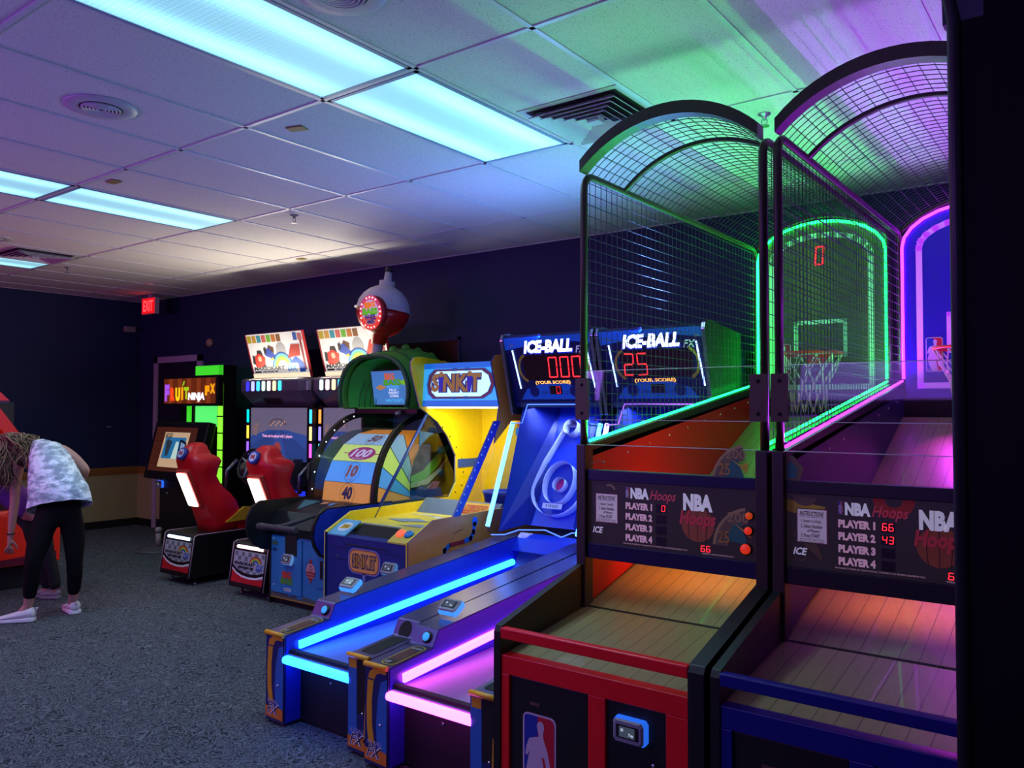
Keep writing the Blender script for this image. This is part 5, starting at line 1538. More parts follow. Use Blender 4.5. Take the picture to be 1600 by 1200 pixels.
    g = G(); A = Art(g, (cx - .20, 5.07, 1.693), (.28, 0, 0), (0, .06, -.056), 30, 8, -.003); A.rect(0, 0, 30, 8, mat('vent_dark_red', '2a1014', .5), 1)
    for k in range(4): A.circ(5 + k * 6, 4, 1.6, 3, BLKM, 2)
    g.build('canopy_vent', ca)
    G().tube([(cx - .48, 5.07, 1.755), (cx - .44, 5.12, 1.68), (cx - .36, 5.17, 1.64)], .012, glow('green_rope_light', (.05, .9, .12), 1.2), 6).build('canopy_glow', ca)
    # backlit header board leaning forward
    o = Vector((cx - .545, 5.22, 1.905)); u = Vector((.925, 0, 0)); v = Vector((0, -.13, .455))
    g = G(); g.obox(o, u, v, Vector((0, .03, .01)), mat('board_edge_red', 'a02830', .4)); bd = g.build('header_board', t)
    g = G(); A = Art(g, o, u, v, 92.5, 47, .0012)
    def B_(n_, h, e=.75): return mat('board_' + n_, [q * .30 for q in lin(h)], .6, em=h, es=e * .62, na=0)
    A.rect(0, 0, 92.5, 47, B_('white', 'e8e4e0', .95), 1)
    A.rect(0, 0, 92.5, 5, B_('cream', 'fff0c8', 1.5), 2)
    A.poly([(0, 5), (2, 5), (2, 47), (0, 47)], B_('red', 'a01822', .6), 2); A.rect(87, 8, 90, 38, B_('red', 'a01822', .6), 3)
    for k, h in enumerate(('c8b020', 'd8a040', '3a9aa8', 'd86a60', '70b830', 'c87830', '906030')): A.rect(2.5 + k * 8.1, 38, 9.4 + k * 8.1, 45.5, B_('tile_%d' % k, h, .6), 2); 
    A.rect(78, 38, 84, 46, B_('tile_blue', '2858b0', .6), 2); A.rect(85, 38, 91.5, 45, B_('tile_pink', 'c86868', .6), 2)
    # generic racing karts
    A.poly([(8, 14), (14, 9), (24, 12), (27, 22), (18, 27), (10, 24)], B_('kart_red', 'c83020', .6), 4); A.poly([(5, 16), (9, 15), (10, 24), (6, 25)], B_('tyre', '2a2226', .5), 5); A.poly([(13, 24), (24, 24), (22, 30), (15, 30)], B_('tyre', '2a2226', .5), 3); A.poly([(20, 9), (26, 10), (26, 15), (21, 14)], B_('tyre', '2a2226', .5), 5); A.circ(18, 21, 3, 3, B_('pink', 'e8a890', .6), 6)
    A.poly([(28, 24), (42, 19), (45, 23), (36, 32), (28, 30)], B_('kart_blue', '2848a8', .6), 4); A.poly([(27, 25), (31, 27), (31, 33), (27, 32)], B_('tyre', '2a2226', .5), 5); A.poly([(33, 31), (43, 26), (44, 32), (36, 35)], B_('brown', '6a4020', .5), 3); A.poly([(34, 20), (42, 19), (40, 22)], B_('yellow', 'e8c830', .7), 5)
    A.circ(55, 28, 8, 9, B_('silver', 'b0aeb0', .6), 3)
    for k, h in enumerate(('2a50a0', '58b8d8', '68c078', 'e8d838', 'e8a030')): A.ring(54, 10, 15.5 - k * 1.7, 17.2 - k * 1.7, B_('rainbow_%d' % k, h, .7), 4, 20, 5, 175)
    A.rect(4, 5.5, 60, 12, B_('white', 'e8e4e0', .95), 6); A.text('MARIOKART', 5, 9, 56, 12.6, B_('ink', '202028', .3), 7, bold=.05, shear=.2); A.rect(5, 6.2, 16, 8, B_('ink', '202028', .3), 7); A.text('ARCADE GP', 18, 6.2, 44, 8.2, B_('ink', '202028', .3), 7, bold=.05)
    A.rect(58, 5.5, 78, 15, B_('white', 'e8e4e0', .95), 6); A.text('DX', 61, 7, 76, 14, B_('sky', '68a8e0', .8), 7, bold=.05, shear=.2)
    # plain racing pennant and flag blocks at the right
    A.poly([(66, 16), (76, 22), (88, 14), (88, 6), (79, 5.5), (79, 14)], B_('pennant_blue', '1c58c0', .6), 5); A.poly([(64, 20), (72, 34), (86, 34), (84, 22), (76, 22)], B_('flag_red', 'b82818', .6), 4)
    g.build('board_print', bd)
    g = G(); A = Art(g, o + Vector((.63, -.004, .36)), Vector((.22, 0, 0)), v * .28, 22, 14, .002); A.poly([(0, -6), (2, 6), (8, 13), (15, 13), (20, 6), (21, -6)], B_('flag_red', 'b82818', .6), 1); g.build('board_crest', bd)
    # dash, wheel, seat-side frame
    ds = G().prism([(4.92, .86), (4.86, .98), (5.02, 1.09), (5.17, 1.09), (5.17, .80), (4.98, .80)], cx - .33, cx + min(xr, .40), mat('dash_grey', '5c5c64', .3, .5)).build('dashboard', t, bevel=.015)
    g = G(); g.tube([(xc + .15 * math.cos(a), 4.80 + .06 * math.sin(a), 1.04 + .14 * math.sin(a)) for a in [2 * math.pi * k / 24 for k in range(24)]], .015, BLK, 8, closed=True)
    for a in (0.4, 2.74, 4.71): g.tube([(xc, 4.80, 1.04), (xc + .15 * math.cos(a), 4.80 + .06 * math.sin(a), 1.04 + .14 * math.sin(a))], .012, GREYP, 6)
    g.tube([(xc, 4.80, 1.04), (xc, 4.95, .98)], .03, BLK, 8); g.build('steering_wheel', ds)
    g = G(); A = Art(g, (cx + min(xr, .40) - .11, 4.855, .84), (.10, 0, 0), (0, .01, .13), 10, 13, .006); A.rect(0, 0, 10, 13, mat('plate_silver', 'a8acb4'), 1, r=1); A.circ(5, 7, 3, 4, BLK, 2); g.build('dash_badge', ds)
    for s_ in ((-1, 1) if first else (-1,)):
        G().tube([(cx + s_ * .46, 4.84, .78), (cx + s_ * .47, 4.85, .95), (cx + s_ * .44, 4.95, 1.06)], .022, mat('side_chrome', '7a7c88', .25, .8), 8).build('side_handle', ds)
    G().box((cx + min(xr, .44) - .30, 4.86, .73), (cx + min(xr, .44), 5.12, .775), glow('blue_footlight', (.02, .04, .9), .9)).build('footwell_light', t)
    G().prism([(5.10, .0), (5.10, .80), (5.17, .86), (5.4, .86), (5.4, 0)], cx - .36, cx + min(xr, .42), KBLK).build('footwell', t)
    area_lamp('header_tube_lamp', (cx - .08 + dx, 5.10 + dy, 1.93), (cx - .08 + dx, 4.45 + dy, 2.9), .8, HEADER_W, (1.0, .90, .70), .03)
    OFF[0] = Vector((0, 0, 0))
    ORG[0] = Vector((0, 0, 0))
    return t


_th = thing
def thing(name, label, cat, loc, group=None):
    o = _th(name, label, cat, loc, group)
    return o


kart(0, 0, 'red seated kart racing game with white-blue light bar, left of the pair', glow('bar_white_blue', (.55, .75, 1.0), 3.2), True)
kart(0.995, .06, 'red seated kart racing game with pinkish white light bar, beside the fishing wheel', glow('bar_white_pink', (1.0, .68, .75), 3.2), False, .09, .10)

# ------------------------------------------------------------------ fruit slicing game
t = thing('slicing_game', 'upright fruit slicing game with wood look header screen and glowing green post', 'video game', (-8.55, 5.0, 0))
FBK = mat('slicer_black', '0d0c0f', .45)
GG = glow('green_panel', (.06, .85, .03), .75)
GB = glow('green_edge_light', (.28, 1.0, .04), 1.1)
G().box((-9.05, 5.12, 0), (-8.12, 5.70, .80), FBK).build('cabinet_base', t)
G().box((-8.75, 5.36, .80), (-8.30, 5.70, 1.60), FBK).build('rear_column', t)
# touch screen table
o = Vector((-9.215, 5.00, .775)); u = Vector((1.10, 0, 0)); v = Vector((0, .16, .66))
n = u.cross(v).normalized()
g = G(); g.obox(o, u, v, n * -.10, FBK); tb = g.build('touch_screen', t, bevel=.012)
g = G(); A = Art(g, o, u, v, 110, 68, .0012)
WD_ = mat('screen_wood', '5a2c1c', .35, em='5a2c1c', es=.28, ns=30, na=0)
A.rect(3, 8, 107, 62, mat('slicer_bezel', '141114', .3), 1); A.rect(6, 9, 92, 61, WD_, 2)
for k in range(5): A.rect(6, 17 + k * 9, 92, 17.4 + k * 9, mat('wood_gap', '2c140c', .4), 3)
def F_(n_, h, e): return mat('slicer_' + n_, h, .3, em=h, es=e, na=0)
A.poly([(25, 14), (77, 14), (79, 55), (27, 55)], F_('parchment', 'd0b488', .55), 4)
A.poly([(29, 24), (72, 24), (74, 49), (31, 49)], F_('cyan', '2878a8', .55), 5)
A.poly([(50, 24), (54, 44), (60, 44), (62, 24)], F_('ice', 'b8d8c8', .7), 6); A.poly([(33, 44), (37, 47), (46, 44), (42, 28), (37, 26)], F_('door_dark', '3a4850', .3), 6); A.poly([(62, 46), (64, 47), (76, 43), (75, 27), (62, 25)], F_('door_edge', '101820', .2), 6); A.poly([(65, 44), (74, 41), (73, 29), (65, 27)], F_('door_blue', '88a8c8', .5), 7)
A.text('ARCADE', 29, 48, 44, 54, F_('ink', '2a2018', .2), 7, bold=.03)
g.build('screen_picture', tb)
# header screen
hs = G().box((-9.16, 5.20, 1.615), (-8.02, 5.27, 1.965), FBK).build('header_screen', t, bevel=.006)
g = G(); A = Art(g, (-9.125, 5.198, 1.645), (1.07, 0, 0), (0, 0, .29), 107, 29, .0009)
W1, W2 = F_('plank', '8a3c18', .62), F_('plank2', '6e2c10', .55)
for k in range(11): A.rect(k * 9.73, 0, k * 9.73 + 9.4, 29, W1 if k % 2 else W2, 1)
A.rect(0, 0, 107, 29, F_('plank_gap', '2a1006', .3), 0)
for ch, x_, w_, y_, h_, col in (('F', 2, 10, 2.5, 20, 'a050e0'), ('R', 14, 10, 3, 16, 'f04818'), ('U', 25, 10, 2.5, 16, 'f8d010'), ('I', 37.5, 4, 4, 15, 'f0a010'), ('T', 43, 10, 5, 14, 'a0c818'), ('F', 86, 9, 9, 11, 'f8a010'), ('X', 96, 10, 11, 11, 'f8a818')):
    A.text(ch, x_, y_, x_ + w_, y_ + h_, F_('letter_' + col, col, .95), 4, bold=.08)
A.text('NINJA', 52, 1.5, 86, 12.5, F_('letter_white', 'f4f4f4', 1.0), 5, bold=.07, shear=.1)
A.poly([(39, 20), (42, 26), (45, 26), (43, 21)], F_('leaf', '88c020', .8), 4)
g.build('header_picture', hs)
# green lit frame
gp = G().box((-8.16, 5.30, .35), (-8.055, 5.46, 2.08), FBK).build('green_post', t)
g = G()
for k in range(8):
    z0_ = .36 + k * .19
    if z0_ < 1.93: g.box((-8.155, 5.288, z0_ + .006), (-8.072, 5.302, min(z0_ + .184, 1.935)), GB)
g.build('post_light', gp)
g = G()
for k in range(9): g.box((-8.17, 5.285, .352 + k * .19), (-8.03, 5.31, .362 + k * .19), FBK)
g.build('post_clips', gp)
G().box((-8.63, 5.30, 1.93), (-8.072, 5.32, 2.08), GG).build('top_light_panel', t)
G().box((-8.62, 5.30, 1.38), (-8.21, 5.32, 1.62), glow('green_glow_panel', (.10, .9, .16), 1.0)).build('light_panel', t)
G().tube([(-8.80, 5.33, .9), (-8.80, 5.33, 1.63)], .028, GG, 8).build('light_rod', t)
G().box((-9.0, 5.33, .8), (-8.96, 5.37, 1.63), FBK).build('rear_strut', t)
card_reader(t, (-9.02, 5.118, .70), (1, 0, 0), (0, 0, 1), glow('reader_vivid_blue', (.03, .16, .95), .9))
G().lathe([(.012, 0), (.012, .01)], (-8.88, 5.119, .60), CHROME, 12, ax=(0, -1, 0)).build('door_lock', t)
# little floor stand behind the kart seat
t = thing('floor_stand', 'round grey floor base of a small stand behind the left kart seat', 'stand', (-9.24, 4.95, 0))
g = G(); g.lathe([(.24, 0), (.24, .012), (.20, .03), (.05, .045), (.045, .05)], (-8.60, 4.86, 0), mat('base_grey', '4c4c52', .5), 28)
ORG[0] = Vector((-8.60, 4.86, 0)); t.location = (-8.60, 4.86, 0); g.build('base', t)
G().tube([(-8.60, 4.86, .05), (-8.60, 4.86, .20)], .03, mat('stand_white', '9a9490', .5), 12).lathe([(.035, .20), (.04, .24), (.02, .26)], (-8.60, 4.86, 0), mat('stand_white', '9a9490'), 12).build('stem', t)
# ------------------------------------------------------------------ red game at the left edge
t = thing('orange_red_game', 'orange-red game cabinet cut off by the left edge behind the leaning person', 'game cabinet', (-8.1, 2.4, 0))
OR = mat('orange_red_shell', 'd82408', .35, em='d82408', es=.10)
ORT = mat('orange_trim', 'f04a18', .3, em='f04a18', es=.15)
G().box((-8.55, 1.6, 0), (-7.78, 3.30, .21), BLKM).build('plinth', t)
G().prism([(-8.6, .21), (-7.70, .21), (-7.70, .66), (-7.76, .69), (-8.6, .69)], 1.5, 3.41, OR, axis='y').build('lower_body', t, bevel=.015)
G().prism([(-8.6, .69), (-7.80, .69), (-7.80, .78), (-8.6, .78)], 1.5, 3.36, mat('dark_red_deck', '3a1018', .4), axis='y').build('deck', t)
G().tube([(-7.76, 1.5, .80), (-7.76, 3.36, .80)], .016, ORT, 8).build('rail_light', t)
G().obox((-7.80, 1.60, .78), (-.07, 0, 0), (0, .04, 0), (-.12, 0, .86), OR).build('side_pillar', t)
G().obox((-7.74, 3.49, .78), (-.09, 0, 0), (0, -.12, 0), (0, -.72, 1.0), OR).build('slanted_bar', t)
G().prism([(2.985, 1.65), (2.60, 2.03), (1.8, 2.03), (1.8, 1.65)], -8.5, -7.74, OR).build('roof_wedge', t)
G().prism([(2.98, 1.63), (2.985, 1.65), (1.8, 1.65), (1.8, 1.63)], -8.5, -7.735, mat('purple_under', '3c1040', .4)).build('roof_underside', t)
G().box((-8.6, 1.6, .78), (-8.45, 3.3, 1.64), mat('dark_back', '0a0c18', .5)).build('back_wall', t)
for yy in (2.7, 3.2): G().ell((-7.697, yy, .25), (.006, .012, .012), CHROME, 10, 6).build('bolt', t)
G().poly([(-7.697, 2.85, .215), (-7.697, 3.38, .215), (-7.697, 3.38, .30), (-7.697, 2.85, .27)], mat('maroon_flash', '6a0c2c', .4)).build('lower_flash', t, fix=False)


# ------------------------------------------------------------------ people
def skin_mesh(name, nodes, edges, m, parent, root=0, sub=2):
    keys = list(nodes)
    me = bpy.data.meshes.new(name)
    me.from_pydata([Vector(nodes[k][0]) - ORG[0] for k in keys], [(keys.index(a), keys.index(b)) for a, b in edges], [])
    me.materials.append(m)
    o = bpy.data.objects.new(name, me); COL.objects.link(o); o.parent = parent
    md = o.modifiers.new('skin', 'SKIN'); md.use_smooth_shade = True; md.branch_smoothing = 0.4
    for i, k in enumerate(keys):
        r = nodes[k][1]
        me.skin_vertices[0].data[i].radius = (r, r) if isinstance(r, (int, float)) else r
        me.skin_vertices[0].data[i].use_root = (i == root)
    sb = o.modifiers.new('smooth', 'SUBSURF'); sb.levels = sub; sb.render_levels = sub
    return o


SKIN = mat('skin', 'b8877a', .5, ns=40, na=.06)
LEG = mat('black_leggings', '060508', .85, ns=60, na=.2, spec=.2)
SHOE = mat('white_knit', 'd8d2d8', .7, ns=120, na=.08)
SOLE = mat('white_sole', 'e8e6ea', .5)


def shoe(par, heel, toe, name='shoe', m=SHOE, w=.050, h=.098):
    heel, toe = Vector(heel), Vector(toe)
    d = (toe - heel); L_ = d.length; d.normalize(); s = Vector((-d.y, d.x, 0)); up = Vector((0, 0, 1))
    g = G(); rings = []
    for q, hw, z0, z1 in ((-.02, .5, .03, .075), (.04, .75, .022, h + .008), (.18, .85, .022, h), (.32, .9, .022, h - .01), (.5, .95, .022, .072), (.7, 1.08, .022, .056), (.86, .95, .022, .046), (.96, .65, .022, .038), (1.0, .3, .024, .032)):
        rings.append((heel + d * (L_ * q) + up * (z0 + z1) / 2, s * w * hw, up * (z1 - z0) / 2))
    g.loft(rings, m, 14); sh = g.build(name, par)
    g = G(); rings = []
    for q, hw, z1 in ((-.03, .45, .03), (.04, .85, .034), (.3, .92, .03), (.7, 1.12, .026), (.9, .9, .027), (1.0, .45, .03)):
        c = heel + d * (L_ * q); rings.append([c + s * w * hw * e + up * z for e, z in ((-1, .004), (1, .004), (1, z1), (-1, z1))])
    vs = [p for r in rings for p in r]; n_ = len(rings)
    g.add(vs, [(i * 4 + k, i * 4 + (k + 1) % 4, (i + 1) * 4 + (k + 1) % 4, (i + 1) * 4 + k) for i in range(n_ - 1) for k in range(4)] + [(3, 2, 1, 0), tuple((n_ - 1) * 4 + k for k in range(4))], SOLE if m is SHOE else m)
    g.build('sole', sh, bevel=.005)
    g = G(); g.tube([heel + up * .075 - d * .012, heel + up * .105 - d * .022, heel + up * .095 - d * .005], .006, m, 6); g.build('heel_loop', sh)
    return sh


def hand(nodes, edges, wrist, pre, palm, dirv, side, curl, L_=.075):
    """palm and five separate bent fingers hung on the wrist node"""
    palm, dirv, side, curl = Vector(palm), Vector(dirv).normalized(), Vector(side).normalized(), Vector(curl).normalized()
    nodes[pre + 'palm'] = (palm, (.030, .016)); edges.append((wrist, pre + 'palm'))
    kn = palm + dirv * .035
    nodes[pre + 'kn'] = (kn, (.030, .013)); edges.append((pre + 'palm', pre + 'kn'))
    for i, (off, l) in enumerate(((-.027, .9), (-.009, 1.0), (.009, .95), (.026, .75))):
        p0 = kn + side * off + dirv * .012
        p1 = p0 + (dirv * .8 + curl * .35) * L_ * l * .5
        p2 = p1 + (dirv * .45 + curl * .8) * L_ * l * .45
        a, b, c = ['%sf%d%d' % (pre, i, k) for k in range(3)]
        nodes[a] = (p0, .0088); nodes[b] = (p1, .0082); nodes[c] = (p2, .0068)
        edges += [(pre + 'kn', a), (a, b), (b, c)]
    th = palm + side * -.028 - dirv * .005
    nodes[pre + 't0'] = (th, .0115); nodes[pre + 't1'] = (th - side * .020 + dirv * .03 + curl * .008, .0095); nodes[pre + 't2'] = (th - side * .022 + dirv * .055 + curl * .02, .0075)
    edges += [(pre + 'palm', pre + 't0'), (pre + 't0', pre + 't1'), (pre + 't1', pre + 't2')]


t = thing('person', 'person with long wavy hair, pale camouflage top and black leggings bending over', 'person', (-6.48, 2.85, 0))
N_ = {
    'pelvis': ((-6.485, 2.856, .815), (.105, .155)), 'waist': ((-6.56, 2.868, .945), (.085, .125)), 'chest': ((-6.77, 2.90, 1.09), (.07, .095)), 'upper': ((-6.90, 2.90, 1.17), (.06, .085)), 'neck': ((-7.08, 2.865, 1.245), .048), 'skull': ((-7.20, 2.845, 1.262), .075), 'head': ((-7.32, 2.83, 1.245), .092), 'chin': ((-7.375, 2.825, 1.165), .055),
    'lhip': ((-6.50, 2.775, .76), .092), 'lthigh': ((-6.485, 2.725, .60), .082), 'lknee': ((-6.463, 2.675, .44), .056), 'lcalf': ((-6.478, 2.672, .31), .052), 'lank': ((-6.515, 2.668, .11), .034), 'lfoot': ((-6.545, 2.63, .055), .036),
    'rhip': ((-6.45, 2.945, .765), .092), 'rthigh': ((-6.415, 2.945, .60), .080), 'rknee': ((-6.392, 2.94, .42), .055), 'rcalf': ((-6.405, 2.95, .30), .052), 'rank': ((-6.47, 2.972, .10), .034), 'rfoot': ((-6.52, 2.98, .055), .036),
    'rsh': ((-6.775, 2.985, 1.265), .052), 'rarm': ((-6.685, 3.06, 1.185), .043), 'relb': ((-6.635, 3.13, 1.085), .038), 'rfore': ((-6.80, 3.15, .99), .034), 'rwr': ((-6.94, 3.165, .925), .025),
    'lsh': ((-7.06, 2.80, 1.17), .055), 'larm': ((-7.11, 2.795, .99), .042), 'lelb': ((-7.124, 2.80, .83), .036), 'lfore': ((-7.13, 2.79, .70), .033), 'lwr': ((-7.138, 2.782, .565), .023)}
E_ = [('pelvis', 'waist'), ('waist', 'chest'), ('chest', 'upper'), ('upper', 'neck'), ('neck', 'skull'), ('skull', 'head'), ('head', 'chin'), ('pelvis', 'lhip'), ('lhip', 'lthigh'), ('lthigh', 'lknee'), ('lknee', 'lcalf'), ('lcalf', 'lank'), ('lank', 'lfoot'), ('pelvis', 'rhip'), ('rhip', 'rthigh'), ('rthigh', 'rknee'), ('rknee', 'rcalf'), ('rcalf', 'rank'), ('rank', 'rfoot'),
      ('upper', 'rsh'), ('rsh', 'rarm'), ('rarm', 'relb'), ('relb', 'rfore'), ('rfore', 'rwr'), ('upper', 'lsh'), ('lsh', 'larm'), ('larm', 'lelb'), ('lelb', 'lfore'), ('lfore', 'lwr')]
hand(N_, E_, 'lwr', 'l', (-7.145, 2.778, .50), (-.05, -.05, -1), (-.60, -.8, 0), (-.8, .6, 0))
hand(N_, E_, 'rwr', 'r', (-6.99, 3.165, .91), (-1, -.1, -.25), (0, .98, .1), (-.2, 0, -1))
body = skin_mesh('body', N_, E_, SKIN, t)
# face: nose, eyes, mouth hints on the far side of the head, ears
g = G(); g.ell((-7.425, 2.822, 1.195), (.018, .012, .02), SKIN, 10, 8); g.build('nose', t)
for s_ in (-1, 1):
    g = G(); g.ell((-7.405, 2.825 + s_ * .032, 1.225), (.010, .013, .009), WHITE, 10, 6); g.ell((-7.413, 2.825 + s_ * .032, 1.225), (.004, .006, .006), mat('eye_brown', '3a2418', .3), 8, 6); g.build('eye', t)
    g = G(); g.ell((-7.30, 2.83 + s_ * .092, 1.235), (.022, .010, .032), SKIN, 10, 8); g.build('ear', t)
g = G(); g.ell((-7.412, 2.825, 1.165), (.008, .024, .007), mat('lips', '9a4a4a', .45), 10, 6); g.build('mouth', t)
# leggings
LN = {k: (v[0], (v[1] + .007) if isinstance(v[1], float) else (v[1][0] + .012, v[1][1] + .012)) for k, v in N_.items() if k in ('pelvis', 'waist', 'lhip', 'lthigh', 'lknee', 'lcalf', 'rhip', 'rthigh', 'rknee', 'rcalf')}
LN['lhem'] = ((-6.505, 2.669, .155), .044); LN['rhem'] = ((-6.455, 2.965, .145), .044)
LN['lhip'] = (LN['lhip'][0], .105); LN['rhip'] = (LN['rhip'][0], .105)
LN = {**{'pelvis': LN['pelvis']}, **LN}
skin_mesh('leggings', LN, [('pelvis', 'waist'), ('pelvis', 'lhip'), ('lhip', 'lthigh'), ('lthigh', 'lknee'), ('lknee', 'lcalf'), ('lcalf', 'lhem'), ('pelvis', 'rhip'), ('rhip', 'rthigh'), ('rthigh', 'rknee'), ('rknee', 'rcalf'), ('rcalf', 'rhem')], LEG, t)
shoe(t, (-6.475, 2.695, 0), (-6.66, 2.50, 0))
shoe(t, (-6.435, 2.975, 0), (-6.69, 3.03, 0))


def camo():
    m = bpy.data.materials.new('pale_camouflage'); m.use_nodes = True
    nt = m.node_tree; b = nt.nodes['Principled BSDF']; L = nt.links.new
    tc = nt.nodes.new('ShaderNodeTexCoord'); mp = nt.nodes.new('ShaderNodeMapping'); mp.inputs['Scale'].default_value = (1, 1, 1.9); L(tc.outputs['Object'], mp.inputs[0])
    nz = nt.nodes.new('ShaderNodeTexNoise'); nz.inputs['Scale'].default_value = 13; nz.inputs['Detail'].default_value = 3; L(mp.outputs[0], nz.inputs['Vector'])
    cr = nt.nodes.new('ShaderNodeValToRGB'); cr.color_ramp.interpolation = 'CONSTANT'
    e = cr.color_ramp.elements; e[0].color = lin('96a6b2') + [1]; e[1].position = .44; e[1].color = lin('b8c8d2') + [1]
    k = e.new(.53); k.color = lin('e4eef6') + [1]
    L(nz.outputs['Fac'], cr.inputs[0]); L(cr.outputs[0], b.inputs['Base Color']); b.inputs['Roughness'].default_value = .85
    n2 = nt.nodes.new('ShaderNodeTexNoise'); n2.inputs['Scale'].default_value = 9; n2.inputs['Distortion'].default_value = 1.5; L(tc.outputs['Object'], n2.inputs['Vector'])
    bp = nt.nodes.new('ShaderNodeBump'); bp.inputs['Strength'].default_value = .5; bp.inputs['Distance'].default_value = .03; L(n2.outputs['Fac'], bp.inputs['Height']); L(bp.outputs['Normal'], b.inputs['Normal'])
    return m


Rv = Vector((.799, .602, 0)); Fv = Vector((-.60, .80, 0)); Uz = Vector((0, 0, 1))
g = G()
rings = []
for c, hw, dp, tl in (((-6.475, 2.86, .83), .252, .17, .17), ((-6.485, 2.862, .885), .243, .17, .16), ((-6.515, 2.866, .955), .225, .17, .16), ((-6.605, 2.872, 1.068), .194, .17, .17), ((-6.725, 2.896, 1.19), .158, .165, .2), ((-6.80, 2.91, 1.25), .128, .15, .22), ((-6.86, 2.91, 1.297), .090, .12, .22), ((-6.92, 2.905, 1.315), .045, .06, .2)):
    rings.append((c, (Rv + Uz * tl).normalized() * hw, (Fv + Vector((-.15, 0, -.35))).normalized() * dp))
g.loft(rings, camo(), 28, cap=False)
sh = g.build('top', t); md = sh.modifiers.new('thick', 'SOLIDIFY'); md.thickness = .006
sb = sh.modifiers.new('smooth', 'SUBSURF'); sb.levels = 1; sb.render_levels = 2
tx = bpy.data.textures.new('folds', 'CLOUDS'); tx.noise_scale = .11
dm = sh.modifiers.new('folds', 'DISPLACE'); dm.texture = tx; dm.strength = .03; dm.mid_level = .5; dm.texture_coords = 'LOCAL'
# hair: a cap over the skull and wavy locks
HAIRM = mat('wavy_brown_hair', '8a7a58', .5, ns=90, na=.35)
HAIRD = mat('dark_hair', '4a3c28', .55, ns=90, na=.3)
g = G(); g.ell((-7.285, 2.835, 1.285), (.125, .105, .105), HAIRD, 20, 14)
e1, e2 = Vector((.8, .6, 0)), Vector((-.6, .8, 0))
g.loft([((-7.26, 2.80, 1.33), e1 * .13, e2 * .09), ((-7.19, 2.755, 1.24), e1 * .135, e2 * .08), ((-7.15, 2.735, 1.12), e1 * .115, e2 * .06), ((-7.13, 2.725, 1.02), e1 * .075, e2 * .04), ((-7.13, 2.72, .97), e1 * .03, e2 * .02)], HAIRD, 18)
hc = g.build('hair', t)
rnd = random.Random(5)
NH = 330
for k in range(NH):
    s_ = rnd.uniform(-1, 1)
    p = Vector((-7.28 + rnd.uniform(-.10, .13), 2.815 + s_ * .11, 1.375 - abs(s_) * .05))
    kind = rnd.random()
    if kind < .60:      # falls down the near side in front of the shoulder
        end = Vector((-7.13 + rnd.uniform(-.17, .13), 2.71 + rnd.uniform(-.09, .10), 1.0 + rnd.uniform(-.10, .16)))
        mid = Vector((-7.14 + rnd.uniform(-.16, .12), 2.70 + rnd.uniform(-.08, .05), 1.27))
    else:               # spreads over the shoulder and back
        end = Vector((-6.88 + rnd.uniform(-.14, .10), 2.80 + rnd.uniform(-.12, .16), 1.25 + rnd.uniform(-.17, .05)))
        mid = Vector((-7.04, 2.80 + s_ * .09, 1.40 + rnd.uniform(-.04, .03)))
    pts = []
    ph = rnd.uniform(0, 6.3); am = rnd.uniform(.012, .028); fr = rnd.uniform(9, 15)
    for i in range(15):
        f_ = i / 14
        b_ = p * (1 - f_) ** 2 + mid * 2 * f_ * (1 - f_) + end * f_ ** 2
        b_ += Vector((math.sin(ph + f_ * fr) * am, math.cos(ph + f_ * fr * .9) * am, math.sin(ph * 2 + f_ * fr) * am * .7)) * f_
        pts.append(b_)
    r0 = rnd.uniform(.0045, .0085)
    if k % 110 == 0: g = G()
    g.tube(pts, [r0 * (1 - .8 * (i / 14) ** 2) for i in range(15)], HAIRM if rnd.random() < .62 else HAIRD, 5)
    if k % 110 == 109:
        tag(g.build('hair_locks', hc), kind='stuff')
g = G(); g.tube([(-7.138 + .028 * math.cos(a), 2.782 + .028 * math.sin(a), .575) for a in [2 * math.pi * k / 16 for k in range(16)]], .005, BLK, 6, closed=True); g.build('bracelet', t)

t = thing('person', 'smaller person in purple top and dark jeans half hidden behind the leaning one', 'person', (-7.15, 3.05, 0))
PUR_ = mat('purple_top', '7a3a9a', .75); JEAN = mat('dark_jeans', '0c0b12', .8)
M_ = {'pelvis': ((-7.24, 3.0, .72), (.09, .12)), 'waist': ((-7.29, 2.90, .83), (.075, .10)), 'chest': ((-7.39, 2.72, .97), (.08, .11)), 'neck': ((-7.44, 2.61, 1.05), .04), 'skull': ((-7.46, 2.54, 1.08), .07), 'head': ((-7.48, 2.48, 1.08), .085), 'chin': ((-7.50, 2.44, 1.01), .05),
      'lhip': ((-7.28, 2.98, .67), .07), 'lknee': ((-7.21, 3.02, .38), .05), 'lcalf': ((-7.20, 3.07, .24), .042), 'lank': ((-7.185, 3.10, .08), .03), 'lfoot': ((-7.23, 3.08, .045), .03),
      'rhip': ((-7.20, 3.03, .67), .07), 'rknee': ((-7.14, 3.06, .38), .05), 'rcalf': ((-7.11, 3.09, .24), .042), 'rank': ((-7.08, 3.12, .08), .03), 'rfoot': ((-7.12, 3.10, .045), .03),
      'rsh': ((-7.46, 2.76, .98), .045), 'relb': ((-7.54, 2.66, .88), .034), 'rwr': ((-7.57, 2.50, .86), .022), 'lsh': ((-7.33, 2.66, .98), .045), 'lelb': ((-7.36, 2.52, .86), .034), 'lwr': ((-7.46, 2.40, .86), .022)}
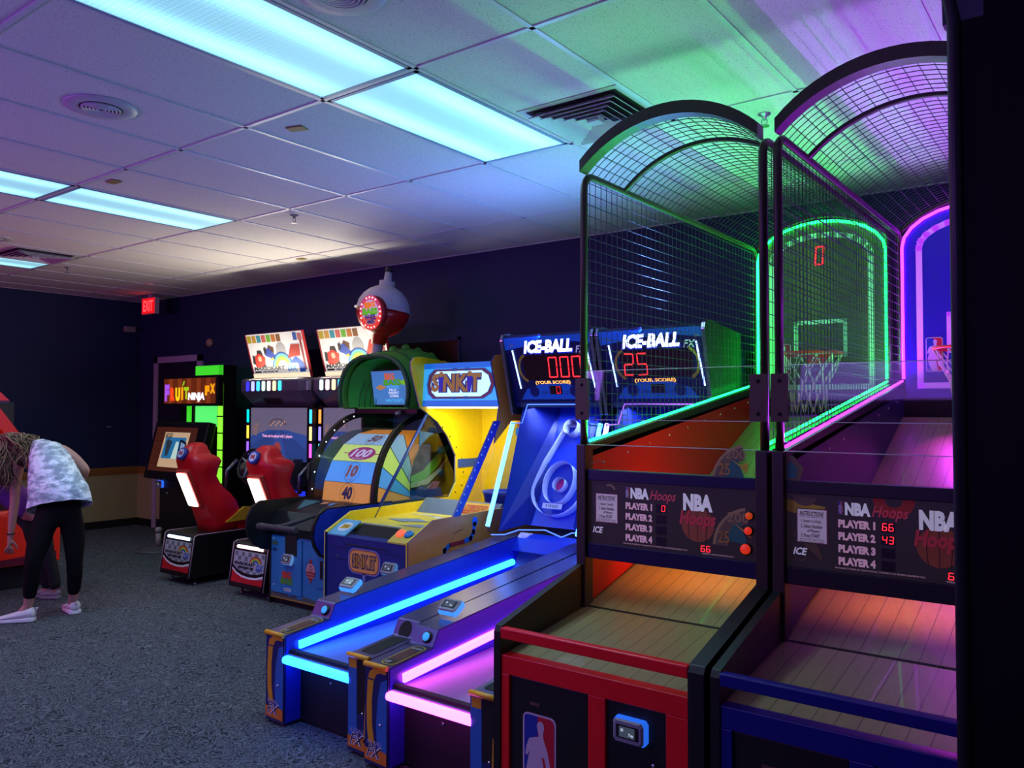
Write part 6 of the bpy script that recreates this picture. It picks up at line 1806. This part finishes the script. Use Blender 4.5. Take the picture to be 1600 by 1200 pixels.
ME = [('pelvis', 'waist'), ('waist', 'chest'), ('chest', 'neck'), ('neck', 'skull'), ('skull', 'head'), ('head', 'chin'), ('pelvis', 'lhip'), ('lhip', 'lknee'), ('lknee', 'lcalf'), ('lcalf', 'lank'), ('lank', 'lfoot'), ('pelvis', 'rhip'), ('rhip', 'rknee'), ('rknee', 'rcalf'), ('rcalf', 'rank'), ('rank', 'rfoot'), ('chest', 'rsh'), ('rsh', 'relb'), ('relb', 'rwr'), ('chest', 'lsh'), ('lsh', 'lelb'), ('lelb', 'lwr')]
hand(M_, ME, 'lwr', 'l', (-7.50, 2.37, .85), (-.6, -.8, -.1), (-.8, .6, 0), (0, 0, -1), .06)
hand(M_, ME, 'rwr', 'r', (-7.59, 2.46, .85), (-.3, -.9, -.1), (-.9, .3, 0), (0, 0, -1), .06)
skin_mesh('body', M_, ME, SKIN, t)
JN = {k: (M_[k][0], (M_[k][1] + .012) if isinstance(M_[k][1], float) else (M_[k][1][0] + .01, M_[k][1][1] + .01)) for k in ('pelvis', 'lhip', 'lknee', 'lcalf', 'rhip', 'rknee', 'rcalf')}
JN['lhem'] = ((-7.187, 3.095, .07), .047); JN['rhem'] = ((-7.085, 3.115, .07), .047)
skin_mesh('jeans', JN, [('pelvis', 'lhip'), ('lhip', 'lknee'), ('lknee', 'lcalf'), ('lcalf', 'lhem'), ('pelvis', 'rhip'), ('rhip', 'rknee'), ('rknee', 'rcalf'), ('rcalf', 'rhem')], JEAN, t)
TP = {k: (M_[k][0], (M_[k][1] + .014) if isinstance(M_[k][1], float) else (M_[k][1][0] + .018, M_[k][1][1] + .018)) for k in ('chest', 'waist', 'pelvis', 'rsh', 'lsh')}
TP['lsl'] = ((-7.345, 2.59, .92), .055); TP['rsl'] = ((-7.50, 2.71, .93), .055); TP['col'] = ((-7.425, 2.645, 1.02), .055)
skin_mesh('top', TP, [('chest', 'waist'), ('waist', 'pelvis'), ('chest', 'rsh'), ('chest', 'lsh'), ('rsh', 'rsl'), ('lsh', 'lsl'), ('chest', 'col')], PUR_, t)
g = G(); g.ell((-7.465, 2.495, 1.11), (.10, .10, .085), HAIRD, 18, 12); g.tube([(-7.43, 2.56, 1.12), (-7.40, 2.63, 1.09), (-7.39, 2.68, 1.02)], [.05, .045, .02], HAIRD, 10); g.build('hair', t)
shoe(t, (-7.165, 3.115, 0), (-7.33, 3.02, 0), m=mat('grey_shoe', '8a8488', .7), w=.036, h=.07)
shoe(t, (-7.06, 3.135, 0), (-7.22, 3.05, 0), m=mat('grey_shoe', '8a8488', .7), w=.036, h=.07)
